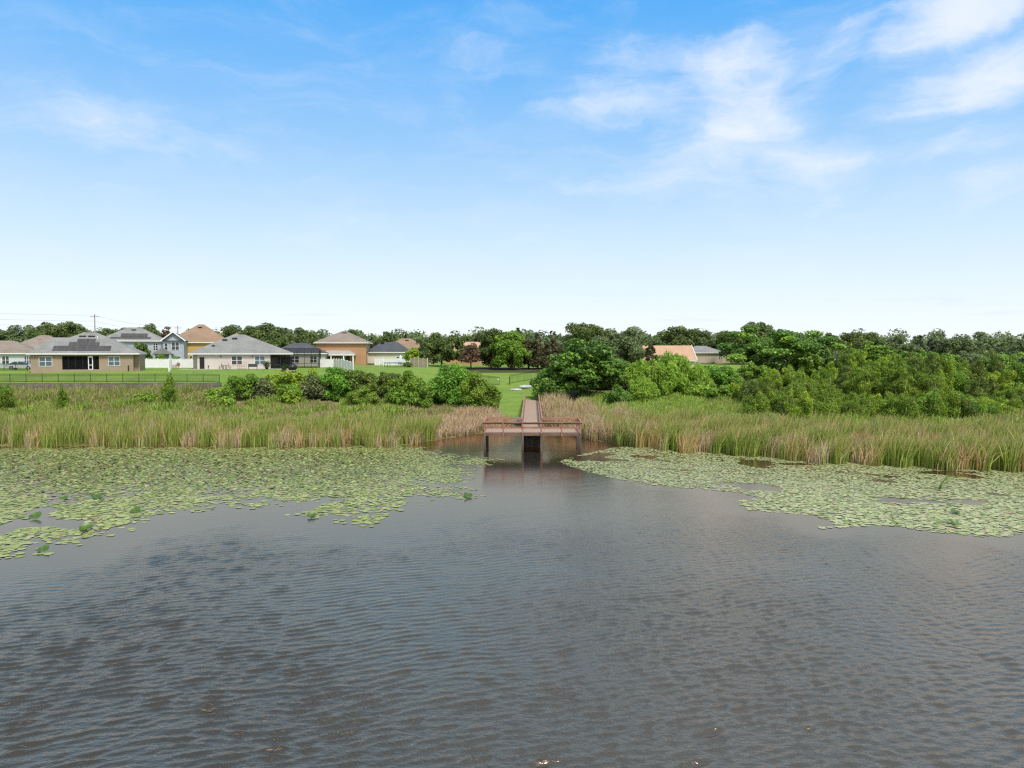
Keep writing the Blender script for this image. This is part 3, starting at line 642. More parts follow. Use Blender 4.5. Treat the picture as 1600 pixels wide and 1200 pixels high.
def hip(e, mat, x0, x1, y0, y1, z, rise, ridge=None, ov=.45, ax='x', name='roof', fmat=None, ridge_at=None, gable=None):
    X0, X1, Y0, Y1 = x0-ov, x1+ov, y0-ov, y1+ov; zc = z+.0
    w, d = X1-X0, Y1-Y0; cx, cy = (X0+X1)/2, (Y0+Y1)/2
    if ridge_at is not None: cx = ridge_at
    rg = (max(0.05, (w-d)) if ax == 'x' else max(.05, d-w)) if ridge is None else ridge
    if ax == 'x': r = [(cx-rg/2, cy), (cx+rg/2, cy)]
    else: r = [(cx, cy-rg/2), (cx, cy+rg/2)]
    if gable == 'ends': r = [(X0, cy), (X1, cy)] if ax == 'x' else [(cx, Y0), (cx, Y1)]
    V_ = [(X0,Y0,zc),(X1,Y0,zc),(X1,Y1,zc),(X0,Y1,zc),(*r[0],zc+rise),(*r[1],zc+rise)]
    F_ = [(0,1,5,4),(2,3,4,5),(1,2,5),(3,0,4)] if ax == 'x' else [(0,1,4),(1,2,5,4),(2,3,5),(3,0,4,5)]
    o = MB().add(V_, F_+[(3,2,1,0)]).build(name, mat, e)
    MB().box(X0+.02, X1-.02, Y0+.02, Y1-.02, zc-.22, zc-.004).build('fascia', fmat or M['trim'], e)
    return o
def window(e, x, z, w, h, y=0, bars=(1,1), ry=0, glass='glass', fr=.07):
    """window in the front wall (ry=0) or the side wall to +x (ry=90); x is measured along the wall"""
    g = MB().box(-w/2, w/2, -.03, .02, 0, h).build('window', M[glass], e)
    f = MB(); o_ = .055
    f.box(-w/2-fr, w/2+fr, -o_, .02, -fr, .0).box(-w/2-fr, w/2+fr, -o_, .02, h, h+fr).box(-w/2-fr, -w/2, -o_, .02, 0, h).box(w/2, w/2+fr, -o_, .02, 0, h)
    for q in range(1, bars[0]+1): xx = -w/2+w*q/(bars[0]+1); f.box(xx-.045, xx+.045, -o_+.002, .02, 0, h)
    for q in range(1, bars[1]+1): zz_ = h*q/(bars[1]+1); f.box(-w/2, w/2, -o_+.006, .02, zz_-.03, zz_+.03)
    f.build('frame', M['trim'], g)
    if ry == 0: g.location = (x, y-.005, z)
    else: g.location = (x+.005, y, z); g.rotation_euler = (0, 0, R(90))
    return g
def roof_vent(e, x, y, z, w=.9, name='roof_vent'): MB().box(x-w/2, x+w/2, y-.3, y+.3, z-.12, z+.14).build(name, M['black'], e)

# house with the solar heating mats
A = house('house', 'brown stucco single-storey house with grey hip roof carrying stepped dark solar mats', 130, 114, 22)
wA, dA = 16.6, 13.0; A.scale = (.86,.86,1)
walls(A, ST['mush'], -wA/2, wA/2, 0, dA, 2.75, holes=((-3.35,2.6,.35,2.5,3.0),))
walls(A, ST['mush'], wA/2, wA/2+1.0, 1.2, dA-2, 2.75, name='side_wall')
hip(A, SH['grey'], -wA/2, wA/2+.6, 0, dA, 2.97, 3.45, ridge=2.2, ov=.55)
MB().box(-3.35, 2.6, .02, .17, -.3, .34).build('knee_wall', M['trim'], A)
MB().box(-3.33, .78, .08, .10, .35, 2.48).build('lanai_screen', M['screen'], A)
MB().box(1.62, 2.58, .08, .10, .35, 2.48).build('lanai_screen', M['screen'], A)
sl = MB().box(-2.3, 1.6, 2.9, 2.985, .25, 2.25).build('sliding_door', M['blueglass'], A); MB().box(-.38,-.3,2.86,2.9,.25,2.25).build('frame', M['trim'], sl)
dr_ = MB()
for b_ in ((.80,.94,.06,.12,.02,2.5),(1.46,1.60,.06,.12,.02,2.5),(.94,1.46,.06,.12,2.25,2.5),(.94,1.46,.06,.12,1.0,1.1),(.94,1.46,.06,.12,.02,.42)): dr_.box(*b_)
dr_.build('screen_door', M['white'], A)
for x_ in (-2.3,-1.2,-.1): MB().box(x_-.03, x_+.03, .05, .075, .35, 2.48).build('screen_post', M['black'], A)
window(A, -5.95, .95, 1.95, 1.4, bars=(1,1), glass='blueglass'); window(A, 5.1, .95, 1.85, 1.4, bars=(1,1), glass='blueglass')
MB().box(wA/2-.9, wA/2-.72, -.2, -.02, 0, .95).build('meter_box', M['black'], A)
sA = 3.45/(dA/2+.55)
for (a, b_, t0, t1) in ((-4.9,4.5,.10,.235),(-4.9,4.5,.245,.32),(-2.6,2.4,.33,.50),(-1.4,1.6,.51,.66)):
    y0_, y1_ = -.55+t0*(dA/2+.55), -.55+t1*(dA/2+.55); z0_, z1_ = 2.97+t0*3.45+.09, 2.97+t1*3.45+.09; mb = MB()
    mb.add([(a,y0_,z0_),(b_,y0_,z0_),(b_,y1_,z1_),(a,y1_,z1_),(a,y0_,z0_-.10),(b_,y0_,z0_-.10),(b_,y1_,z1_-.10),(a,y1_,z1_-.10)], [(0,1,2,3),(7,6,5,4),(0,4,5,1),(1,5,6,2),(2,6,7,3),(3,7,4,0)]); mb.build('solar_mat', M['solar'], A)
for x_ in (-.75,.75): roof_vent(A, x_, dA/2-1.35, 2.97+3.45*.80, 1.15)
MB().tube([(1.95,3.4,5.0),(1.95,3.4,5.75)], [.05,.05], 6).build('vent_pipe', M['white'], A)

H = house('house', 'pale blue-grey house cut by the picture edge, with dark screened porch and grey roof', 12, 140, 22)
walls(H, ST['paleblue'], -9, 5.0, 0, 10, 2.75); hip(H, SH['taupe'], -9, 5.0, 0, 10, 2.95, 2.5, ov=.5)
window(H, -.3, .8, 1.1, 1.5); window(H, 3.4, .8, 1.1, 1.5, bars=(2,1)); MB().box(-4.2, -1.6, -.06, -.004, .1, 2.4).build('screen_porch', M['dark'], H)
H = house('house', 'single-storey house showing only its wide brown hip roof beside the oaks', 60, 158, 20)
walls(H, ST['mush'], -8, 8, 0, 12, 2.8); hip(H, SH['taupe'], -8, 8, 0, 12, 3.0, 4.0, ridge=1.5, ov=.5); roof_vent(H, -.6, 4.6, 3+4*.72); window(H, -3, .9, 1.2, 1.3)
H = house('house', 'low grey-roofed house peeking over the shoulder of the solar-mat roof', 96, 146, 20)
walls(H, ST['mush'], -6, 6, 0, 9, 2.8); hip(H, SH['grey'], -6, 6, 0, 9, 3.0, 3.2, ridge=4, ov=.5); roof_vent(H, .5, 3.2, 3+3.2*.7); window(H, 2, .9, 1.2, 1.3)

# blue two-storey
B = house('house', 'blue two-storey house with grey roof, solar mats, gabled wing and small porch', 221, 152, 20); B.scale = (.94,.94,1)
walls(B, ST['blue'], -8.4, 4.6, 0, 10, 5.4); hip(B, SH['grey'], -8.4, 4.6, 0, 10, 5.6, 2.9, ridge=2.6, ov=.5)
walls(B, ST['blue'], 4.6, 9.0, -1.2, 8, 5.4, name='wing_wall')
g = MB(); g.add([(4.3,-1.7,5.6),(9.3,-1.7,5.6),(6.8,-1.7,7.4),(4.3,8.4,5.6),(9.3,8.4,5.6),(6.8,6.6,7.4)], [(1,4,5,2),(3,0,2,5),(4,3,5),(0,1,4,3)]); g.build('wing_roof', SH['grey'], B)
MB().add([(4.6,-1.2,5.4),(9.0,-1.2,5.4),(6.8,-1.2,7.15),(4.6,-1.1,5.4),(9.0,-1.1,5.4),(6.8,-1.1,7.15)], [(0,1,2),(5,4,3),(0,3,4,1),(1,4,5,2),(2,5,3,0)]).build('gable', ST['blue'], B)
bg_ = MB(); bg_.bar((4.2,-1.75,5.5),(6.8,-1.75,7.45),.1,.25); bg_.bar((6.8,-1.75,7.45),(9.4,-1.75,5.5),.1,.25); bg_.build('bargeboard', M['trim'], B)
window(B, 7.2, 3.6, 1.5, 1.6, y=-1.2, bars=(1,1)); window(B, 3.0, 3.5, .9, 1.5, bars=(1,2)); window(B, 5.3, 3.5, .6, 1.5, y=-1.2, bars=(0,1)); window(B, 2.2, .8, .9, 1.6, bars=(1,1)); window(B, 7.6, .6, 1.4, 1.6, y=-1.2, bars=(1,1), glass='blueglass')
MB().add([(2.6,-3.4,2.7),(6.8,-3.4,2.7),(4.7,-3.4,4.1),(2.6,0,2.7),(6.8,0,2.7),(4.7,0,4.1)], [(1,4,5,2),(3,0,2,5),(0,1,2),(0,3,4,1),(4,3,5)]).build('porch_roof', SH['grey'], B)
for x_ in (3.0, 6.3): MB().box(x_-.25, x_+.25, -3.3, -2.9, 0, 2.7).build('porch_column', ST['blue'], B)
MB().box(3.3, 6.0, -.04, -.004, 0, 2.3).build('door', M['dark'], B)
for (a, b_, t0, t1) in ((-6.2,2.0,.12,.22),(-4.2,1.2,.25,.5)):
    y0_, y1_ = -.5+t0*5.5, -.5+t1*5.5; z0_, z1_ = 5.6+t0*2.9+.1, 5.6+t1*2.9+.1
    MB().add([(a,y0_,z0_),(b_,y0_,z0_),(b_,y1_,z1_),(a,y1_,z1_),(a,y0_,z0_-.1),(b_,y0_,z0_-.1),(b_,y1_,z1_-.1),(a,y1_,z1_-.1)], [(0,1,2,3),(7,6,5,4),(0,4,5,1),(1,5,6,2),(2,6,7,3),(3,7,4,0)]).build('solar_mat', M['solar'], B)
roof_vent(B, -1.9, 3.9, 5.6+2.9*.8)
# yellow two-storey
Y_ = house('house', 'yellow two-storey house with tall brown hip roof behind the white fence', 338, 163, 18)
walls(Y_, ST['yellow'], -9.5, 2.4, 0, 11, 5.2); hip(Y_, SH['brown'], -9.5, 2.4, 0, 11, 5.4, 4.2, ridge=1.2, ov=.5)
walls(Y_, ST['yellow'], 2.4, 6.0, 1.6, 10, 5.2, name='wing_wall'); hip(Y_, SH['brown'], 2.4, 6.2, 1.6, 10, 5.4, 2.3, ridge=4.5, ov=.45, ax='y', name='wing_roof')
window(Y_, 3.6, 3.4, 1.0, 1.5, y=1.6); window(Y_, -5, .8, 1.0, 1.4); roof_vent(Y_, -3.7, 4.4, 5.4+4.2*.82, .9)
H = house('house', 'house showing just a reddish brown roof tip beside the big oak mass', 350, 205, 15)
walls(H, ST['cream'], -5, 5, 0, 10, 6.0); hip(H, SH['brown'], -5, 5, 0, 10, 6.2, 3.3, ov=.5); window(H, -2, 3.5, 1.2, 1.4)

# white single-storey with lanai
Bh = house('house', 'white single-storey house with grey hip roof, two paired windows and corner lanai', 369, 131, 16)
walls(Bh, ST['white'], -6.6, 6.0, 0, 12, 2.7); walls(Bh, ST['white'], -7.5, -6.6, 1.4, 11, 2.7, name='side_wall')
walls(Bh, ST['white'], 6.0, 9.6, 4.2, 12, 2.7, name='lanai_wall')
hip(Bh, SH['grey'], -7.6, 9.6, 0, 13.4, 2.92, 3.6, ridge=2.0, ov=.5, ridge_at=.0)
window(Bh, .15, .85, 1.75, 1.5, glass='glass'); window(Bh, 4.15, .85, 1.7, 1.5, glass='blueglass')
MB().box(-6.2, -5.4, -.06, -.004, .05, 2.2).build('door', M['dark'], Bh); 
for x_ in (6.05, 7.8, 9.55): MB().box(x_-.05, x_+.05, 0, .1, 0, 2.7).build('lanai_post', M['black'], Bh)
MB().box(6.1, 9.5, .03, .05, .02, 2.66).build('lanai_screen', M['cage'], Bh)
MB().box(7.2, 9.8, 4.12, 4.19, .05, 2.2).build('sliding_door', M['glass'], Bh)
roof_vent(Bh, -.6, 4.9, 2.92+3.6*.78); roof_vent(Bh, -2.3, 4.4, 2.92+3.6*.70); roof_vent(Bh, -4.1, 2.2, 2.92+3.6*.38, .5)
for x_ in (-2.6, 2.9): MB().box(x_-.1, x_+.1, -.16, -.01, 2.25, 2.42).build('floodlight', M['black'], Bh)
MB().box(-9.3, 10.6, -2.2, -.02, -.4, .06).build('patio_slab', surf('patio_concrete', (.36,.33,.30), (.45,.42,.38), 2, .9, .1), Bh)
# neighbouring house behind the pool cage
H = house('house', 'grey-roofed house tucked behind the black pool cage', 468, 158, 12)
walls(H, ST['white'], -6, 5.5, 0, 9, 2.7); hip(H, SH['slate'], -6, 5.5, 0, 9, 2.9, 2.3, ridge=3, ov=.5); window(H, -1, .8, 1.8, 1.4); window(H, 3, .8, 1.4, 1.4)
# pool cage
X0 = X_at(470, 142); cg = empty('pool_cage', (X0, 142, gz(X0, 142)), R(12), 'black screened pool cage with mansard top beside the white house', 'pool cage')
cw_, cd_, ch_ = 7.0, 7.0, 2.6
fm = MB()
V0 = []
for x_ in np.linspace(-cw_/2, cw_/2, 6): MB().box(x_-.045, x_+.045, -.045, .045, -.3, ch_).build('post', M['black'], cg); MB().bar((x_,0,ch_),(x_,1.8,ch_+1.3),.08,.08).build('rafter', M['black'], cg); MB().bar((x_,1.8,ch_+1.3),(x_,cd_,ch_+1.3),.08,.08).build('rafter', M['black'], cg)
for y_ in (2.3,4.6,7.0):
    for s in (-1,1): MB().box(s*cw_/2-.045, s*cw_/2+.045, y_-.045, y_+.045, -.3, ch_+.9).build('post', M['black'], cg)
for z_ in (.9, ch_): MB().box(-cw_/2, cw_/2, -.05, .05, z_-.04, z_+.04).build('beam', M['black'], cg)
MB().box(-cw_/2, cw_/2, 1.75, 1.85, ch_+1.26, ch_+1.34).build('beam', M['black'], cg)
MB().add([(-cw_/2,.06,0),(cw_/2,.06,0),(cw_/2,.06,ch_),(-cw_/2,.06,ch_),(cw_/2,1.83,ch_+1.28),(-cw_/2,1.83,ch_+1.28),(cw_/2,cd_,ch_+1.28),(-cw_/2,cd_,ch_+1.28),(-cw_/2,cd_,0),(cw_/2,cd_,0)],
   [(0,1,2,3),(3,2,4,5),(5,4,6,7),(0,3,5,7,8),(1,9,6,4,2)]).build('screen', screen_mat('pool_screen', .5), cg)

# terracotta two-storey
Cc = house('house', 'terracotta two-storey house with brown hip roof and white covered patio', 534, 171, 6)
walls(Cc, ST['orange'], -5.9, 5.8, 0, 11.5, 5.3); hip(Cc, SH['taupe'], -5.9, 5.8, 0, 11.5, 5.5, 2.9, ridge=.8, ov=.6); roof_vent(Cc, .2, 4.7, 5.5+2.9*.82, 1.2)
window(Cc, 5.8, 3.6, 1.0, 1.4, y=2.0, ry=90); window(Cc, 5.8, 3.6, 1.0, 1.4, y=5.0, ry=90, bars=(1,1)); window(Cc, 5.8, 3.6, 1.0, 1.4, y=8.5, ry=90); window(Cc, 5.8, .3, 1.6, 2.1, y=4.5, ry=90)
MB().box(5.85, 7.2, 3.2, 6.2, -.3, .35).build('step', M['pile'], Cc)
pr_ = MB(); pr_.add([(-4.6,-3.6,2.62),(3.4,-3.6,2.62),(3.4,0,2.72),(-4.6,0,2.72),(-3.2,-1.6,3.5),(2.0,-1.6,3.5),(-3.2,0,3.6),(2.0,0,3.6)], [(0,1,5,4),(1,2,7,5),(3,0,4,6),(4,5,7,6),(0,3,2,1)]); pr_.build('patio_roof', SH['pale'], Cc)
MB().box(-4.62, 3.42, -3.62, -.01, 2.38, 2.615).build('patio_beam', M['trim'], Cc)
for x_ in (-4.3,-2.0,.9,3.1): MB().box(x_-.14, x_+.14, -3.5, -3.2, -.2, 2.38).build('patio_column', M['trim'], Cc)
window(Cc, -2.6, .5, 1.4, 1.6); window(Cc, 1.0, .2, 1.9, 2.0, bars=(1,0))
MB().add([(-8.0,2.5,2.5),(-5.9,2.5,3.6),(-5.9,7,3.6),(-8.0,7,2.5),(-8.0,2.5,2.35),(-5.9,2.5,3.45),(-5.9,7,3.45),(-8.0,7,2.35)], [(0,1,2,3),(7,6,5,4),(0,4,5,1),(2,6,7,3),(3,7,4,0),(1,5,6,2)]).build('side_roof', SH['pale'], Cc)
H = house('house', 'white house with dark slate roof between terracotta house and trampoline', 610, 178, 4)
walls(H, ST['cream'], -5.6, 4.2, 0, 11, 3.0); hip(H, SH['slate'], -5.6, 4.2, 0, 11, 3.2, 2.6, ridge=4, ov=.5); window(H, 2.4, .9, 1.7, 1.1, bars=(1,0)); roof_vent(H, -2.4, 4.3, 5.6)
H = house('house', 'house with broad brown hip roof rising behind the slate-roofed one', 626, 200, -2)
walls(H, ST['white'], -6.5, 7.5, 0, 12, 3.4); hip(H, SH['brown'], -6.5, 7.5, 0, 12, 3.6, 3.5, ridge=2.5, ov=.5); window(H, 5, 1, 1.2, 1.4); window(H, 6.6, 1, .8, 1.4); roof_vent(H, 1, 4.8, 6.5)
H = house('house', 'far grey roof at the shoulder of the round dark oak', 655, 235, 0)
walls(H, ST['white'], -5, 6, 0, 10, 3.2); hip(H, SH['pale'], -5, 6, 0, 10, 3.4, 2.6, ov=.5); window(H, 2, 1, 1.2, 1.4)
H = house('house', 'tan-roofed house glimpsed through the bare reddish tree behind the lawn', 737, 186, 0)
walls(H, ST['orange'], -7, 7, 0, 11, 3.0); hip(H, SH['salmon'], -7, 7, 0, 11, 3.2, 2.9, ridge=6, ov=.5); window(H, -2, .9, 1.6, 1.4); window(H, 3, .9, 1.6, 1.4)
# salmon gable roof on the right bank
G = house('house', 'house with long salmon shingle gable roof above the yellow-green willow', 1030, 166, 0)
G.location.z -= 1.0; walls(G, ST['cream'], -8.6, 8.2, 0, 10, 2.9); hip(G, SH['salmon'], -8.6, 8.2, 0, 10, 3.1, 3.5, ov=.5, gable='ends'); window(G, -3, 1, 1.6, 1.4); window(G, 3.5, 1, 1.6, 1.4)
MB().bar((8.75,-.5,3.12),(8.75,5,6.64),.12,.22).build('bargeboard', M['trim'], G)
H = house('house', 'beige two-storey house with grey roof beside the salmon gable', 1103, 205, 3)
H.location.z -= 2.2; walls(H, ST['beige'], -5.5, 5.2, 0, 9, 5.2); hip(H, SH['grey'], -5.5, 5.2, 0, 9, 5.4, 1.9, ridge=3, ov=.5); window(H, 5.2, 1.2, 1.0, 1.5, y=3, ry=90); window(H, 4.2, 3.4, .8, 1.3)
MB().box(-2.6, 1.6, -2.2, 0, -.3, 2.3).build('annex_wall', ST['beige'], H); MB().box(-2.9, 1.9, -2.5, -.02, 2.304, 2.6).build('annex_roof', SH['pale'], H)
H = house('house', 'house with flatter grey hip roof half hidden by the spreading tree', 1148, 216, 0)
H.location.z -= 1.6; walls(H, ST['beige'], -5.5, 6, 0, 9, 5.0); hip(H, SH['grey'], -5.5, 6, 0, 9, 5.2, 2.0, ridge=3, ov=.7); window(H, -4, 1.4, 1.2, 1.6)

# ---------------------------------------------------------------- fences and walls
def bar_fence(label, pts, hgt, sp=2.35, name='metal_fence', picket=.125, pw=.02, zoff=0, pwidth=.06):
    e = empty(name, (pts[0][0], pts[0][1], 0), 0, label, 'fence', None); ox, oy = pts[0]
    P = []
    for a, b in zip(pts[:-1], pts[1:]):
        L = math.hypot(b[0]-a[0], b[1]-a[1]); n = max(1, round(L/sp))
        for q in range(n): P.append((a[0]+(b[0]-a[0])*q/n, a[1]+(b[1]-a[1])*q/n))
    P.append(pts[-1]); P = [(x_, y_, gz(x_, y_)+zoff) for x_, y_ in P]
    pk = MB()
    for x_, y_, z_ in P: MB().box(x_-ox-pwidth/2, x_-ox+pwidth/2, y_-oy-pwidth/2, y_-oy+pwidth/2, z_-.3, z_+hgt+.06).build('post', M['black'], e)
    for a, b in zip(P[:-1], P[1:]):
        r0, r1 = Vector((a[0]-ox, a[1]-oy, a[2])), Vector((b[0]-ox, b[1]-oy, b[2]))
        for h_ in (.10, hgt-.18, hgt): MB().bar(r0+Vector((0,0,h_)), r1+Vector((0,0,h_)), .035, .045).build('rail', M['black'], e)
        n = int((r1-r0).length/picket)
        for q in range(1, n): c_ = r0.lerp(r1, q/n); pk.box(c_.x-pw/2, c_.x+pw/2, c_.y-pw/2, c_.y+pw/2, c_.z+.05, c_.z+hgt)
    pk.build('picket_infill', M['black'], e); return e
bar_fence('long black metal bar fence along the top of the retaining wall', [(-86,104.8),(-43.2,104.8)], 1.22)
bar_fence('black metal fence closing the yard beside the silver car', [(-99,122),(X_at(43,119),119)], 1.25, 2.3)
gy_ = 130
bar_fence('black metal fence end showing past the rounded olive shrub, meeting the gateway', [(X_at(738,gy_+2),gy_+2),(X_at(764,gy_),gy_),(X_at(780,gy_-1),gy_-1)], 1.5, 2.0)
bar_fence('black metal fence panels running from the open gateway behind the upturned boats', [(X_at(796,gy_-1),gy_-1),(X_at(797,gy_+1),gy_+1),(X_at(850,gy_+9),gy_+9)], 1.55, 2.2, picket=.3, pw=.03)
MB_ = MB().box(-.12,.12,-.03,.03,0,.2).build('sign', M['white']); MB_.location = (X_at(778.5,gy_-1.2), gy_-1.2, gz(X_at(778.5,gy_), gy_-1.2)+1.05); tag(MB_, 'small blank white plate on the gatepost before the lawn', 'sign')
# retaining wall of rough block
def block_mat():
    m, k, out = new_mat('split_block'); co = k('ShaderNodeTexCoord').outputs['Object']
    s = k('ShaderNodeSeparateXYZ', {0: co}); v = k('ShaderNodeCombineXYZ', {0: s.outputs[0], 1: s.outputs[2]}).outputs[0]
    br = k('ShaderNodeTexBrick', {'Vector': v, 'Color1': (.15,.14,.115,1), 'Color2': (.23,.22,.18,1), 'Mortar': (.07,.06,.05,1), 'Scale': 1.0, 'Mortar Size': .02, 'Brick Width': .5, 'Row Height': .2})
    n = k.noise(co, .5, 4); c = k.mix(k.math('MULTIPLY', k.smooth(n, .45, .75), .6), br.outputs[0], (.10,.095,.06))
    p = k('ShaderNodeBsdfPrincipled', {'Base Color': c, 'Roughness': .95, 'Specular IOR Level': .1, 'Normal': k('ShaderNodeBump', {'Height': k.noise(co, 6, 4), 'Strength': .6, 'Distance': .05}).outputs[0]}); k.l.new(p.outputs[0], out.inputs[0]); return m
w_ = MB().box(-90, -42.6, 103.55, 104.1, 3.3, 5.68).build('retaining_wall', block_mat()); tag(w_, 'grey-brown block retaining wall under the long black fence', 'wall')
def vinyl(label, pts, hgt, mat='white', name='vinyl_fence', sp=2.4):
    e = empty(name, (pts[0][0], pts[0][1], 0), 0, label, 'fence'); ox, oy = pts[0]
    for a, b in zip(pts[:-1], pts[1:]):
        n = max(1, round(math.hypot(b[0]-a[0], b[1]-a[1])/sp))
        for q in range(n):
            p0 = (a[0]+(b[0]-a[0])*q/n, a[1]+(b[1]-a[1])*q/n); p1 = (a[0]+(b[0]-a[0])*(q+1)/n, a[1]+(b[1]-a[1])*(q+1)/n)
            z0, z1 = gz(*p0), gz(*p1); r0 = Vector((p0[0]-ox, p0[1]-oy, z0)); r1 = Vector((p1[0]-ox, p1[1]-oy, z1))
            MB().bar(r0+Vector((0,0,hgt/2-.15)), r1+Vector((0,0,hgt/2-.15)), .05, hgt+.1).build('panel', M[mat], e)
            for h_ in (.12, hgt-.12): MB().bar(r0+Vector((0,0,h_)), r1+Vector((0,0,h_)), .09, .14).build('rail', M[mat], e)
            MB().box(r0.x-.07, r0.x+.07, r0.y-.07, r0.y+.07, z0-.3, z0+hgt+.08).build('post', M[mat], e)
    MB().box(r1.x-.07, r1.x+.07, r1.y-.07, r1.y+.07, z1-.3, z1+hgt+.08).build('post', M[mat], e); return e
M['tanv'] = surf('tan_vinyl', (.50,.40,.31), (.57,.47,.37), 2, .6, .3)
vinyl('white vinyl privacy fence between the solar-mat house and the white house', [(X_at(212,141),141),(X_at(318,139),139)], 1.85)
vinyl('white vinyl fence seen end-on, running down the lawn to the black fence', [(X_at(268.5,139.5),139.5),(X_at(264,113.5),113.5)], 1.85)
vinyl('white vinyl fence sloping down in front of the terracotta house patio', [(X_at(497,147),147),(X_at(522,147),147),(X_at(552,131),131)], 1.8)
vinyl('white vinyl fence behind the trampoline lawn, under the slate roof', [(X_at(586,171),171),(X_at(652,167),167)], 1.8)
vinyl('tan vinyl fence section beside the round dark bush', [(X_at(641,157),157),(X_at(668,150),150),(X_at(669,166),166)], 1.9, 'tanv')

# ---------------------------------------------------------------- poles and wires
def pole(label, px, top, Y, arms=1, r_=.16):
    X0 = X_at(px, Y); g = gz(X0, Y); hgt = Z_at(top, Y)-g; e = empty('utility_pole', (X0, Y, g), R(15), label, 'utility pole', 'utility poles on the skyline')
    MB().tube([(0,0,-.5),(0,0,hgt*.5),(0,0,hgt)], [r_, r_*.85, r_*.65], 8).build('pole_shaft', M['bark'], e)
    for q in range(arms): MB().bar((-1.2,0,hgt-.7-q*1.3), (1.2,0,hgt-.7-q*1.3), .12, .12).build('crossarm', M['bark'], e)
    return X0, Y, g+hgt
p1 = pole('tall utility pole rising behind the solar-mat house, wires attached', 150, 491, 200)
p2 = pole('short utility pole top beside the gabled wing of the blue house', 279, 509, 230)
p3 = pole('utility pole above the far treetops near the terracotta roof', 509.5, 514, 260)
p4 = pole('utility pole standing between the slate roof and the round oak', 627.5, 513, 230)
for q, (dz, lab) in enumerate(((-.3,'uppermost overhead wire strung from the tall pole across the sky'),(-1.9,'middle overhead wire strung from the tall pole across the sky'),(-3.4,'lowest overhead wire strung from the tall pole across the sky'))):
    pts = []
    for a, b in (((-190,175,p1[2]+3), p1), (p1, p2)):
        for t in np.linspace(0, 1, 12): pts.append((a[0]+(b[0]-a[0])*t, a[1]+(b[1]-a[1])*t, a[2]+(b[2]-a[2])*t+dz-2.6*4*t*(1-t)*.35))
    tag(MB().tube(pts, [.016]*len(pts), 4).build('overhead_wire', M['black']), lab, 'wire', 'overhead wires at the tall pole')

# ---------------------------------------------------------------- yard things
def car(label, px, Y, rz, mat):
    X0 = X_at(px, Y); e = empty('parked_car', (X0, Y, gz(X0, Y)), R(rz), label, 'car')
    prof = [(-2.25,.45),(-2.2,.75),(-1.9,.92),(-1.2,.98),(.95,.95),(1.9,.83),(2.2,.65),(2.25,.42),(2.1,.28),(-2.1,.28)]
    mb = MB(); mb.loft([[(x_, s*w, z_) for x_, z_ in prof] for s, w in ((-1,.80),(-1,.88),(1,.88),(1,.80))], False); mb.build('body', mat, e)
    cab = [(-1.75,.93),(-1.05,1.42),(.15,1.45),(1.05,.93)]
    mb = MB(); mb.loft([[(x_, s*(.78-.18*(z_-.93)/.5), z_) for x_, z_ in cab] for s in (-1,1)], False); gh = mb.build('cabin', M['glass'], e)
    MB().add([(-1.1,-.58,1.43),(.2,-.58,1.46),(.2,.58,1.46),(-1.1,.58,1.43),(-1.1,-.6,1.38),(.2,-.6,1.40),(.2,.6,1.40),(-1.1,.6,1.38)], [(0,1,2,3),(7,6,5,4),(0,4,5,1),(1,5,6,2),(2,6,7,3),(3,7,4,0)]).build('roof_panel', mat, e)
    for s in (-1,1):
        for xx in (-1.35, 1.38):
            w_ = MB().tube([(xx, s*.72, .32),(xx, s*.9, .32)], [.33,.33], 16).build('wheel', M['black'], e); MB().tube([(xx, s*.9, .32),(xx, s*.915, .32)], [.2,.2], 12).build('rim', M['greyhull'], w_)
        MB().bar((-.35, s*.72,.95),(-.4, s*.62,1.42),.06,.06).build('pillar', mat, e)
    MB().box(2.16,2.24,-.7,-.35,.58,.72).build('headlight', M['white'], e); MB().box(2.16,2.24,.35,.7,.58,.72).build('headlight', M['white'], e); return e
car('silver sedan parked on the lawn beside the solar-mat house', 34, 128, 12, surf('silver_paint', (.55,.57,.60), (.6,.62,.65), 1, .25, .5, metal=.3))
car('dark blue car parked at the porch of the gabled blue house', 287, 149, 15, surf('blue_paint', (.03,.10,.16), (.04,.12,.2), 1, .25, .5))
M['teak'] = surf('teak', (.24,.12,.07), (.34,.19,.12), 6, .7, .2)
def chair(label, px, Y, rz, mat, group):
    X0 = X_at(px, Y); e = empty('garden_chair', (X0, Y, gz(X0, Y)+.05), R(rz), label, 'chair', group)
    MB().box(-.33,.33,-.3,.3,.36,.42).build('seat', mat, e); MB().bar((0,.28,.36),(0,.5,1.0),.64,.05,(1,0,0)).build('backrest', mat, e)
    for x_ in (-.3,.3):
        MB().box(x_-.05,x_+.05,-.36,.3,.58,.63).build('armrest', mat, e)
        for y_ in (-.3,.25): MB().box(x_-.035,x_+.035,y_-.035,y_+.035,-.05,.58 if y_ < 0 else .4).build('leg', mat, e)
chair('reddish garden chair nearest the end-on white fence', 267.5, 136.5, 30, M['teak'], 'garden chairs by the white fence')
chair('reddish garden chair facing its twin by the white privacy fence', 275.5, 137, -40, M['teak'], 'garden chairs by the white fence')
M['mesh'] = surf('dark_sling', (.05,.05,.055), (.08,.08,.085), 4, .6, .3)
chair('dark garden chair near the doorway of the white house', 320, 131.5, 20, M['mesh'], 'dark garden chairs at the white house')
chair('dark garden chair second from the doorway of the white house', 326, 130, -30, M['mesh'], 'dark garden chairs at the white house')
chair('reddish garden chair under the dark-paned window of the white house', 345.5, 128.8, 15, M['teak'], 'garden chairs under the window')
chair('reddish garden chair beneath the window edge close to the wall trellis', 357, 128.4, 15, M['teak'], 'garden chairs under the window')
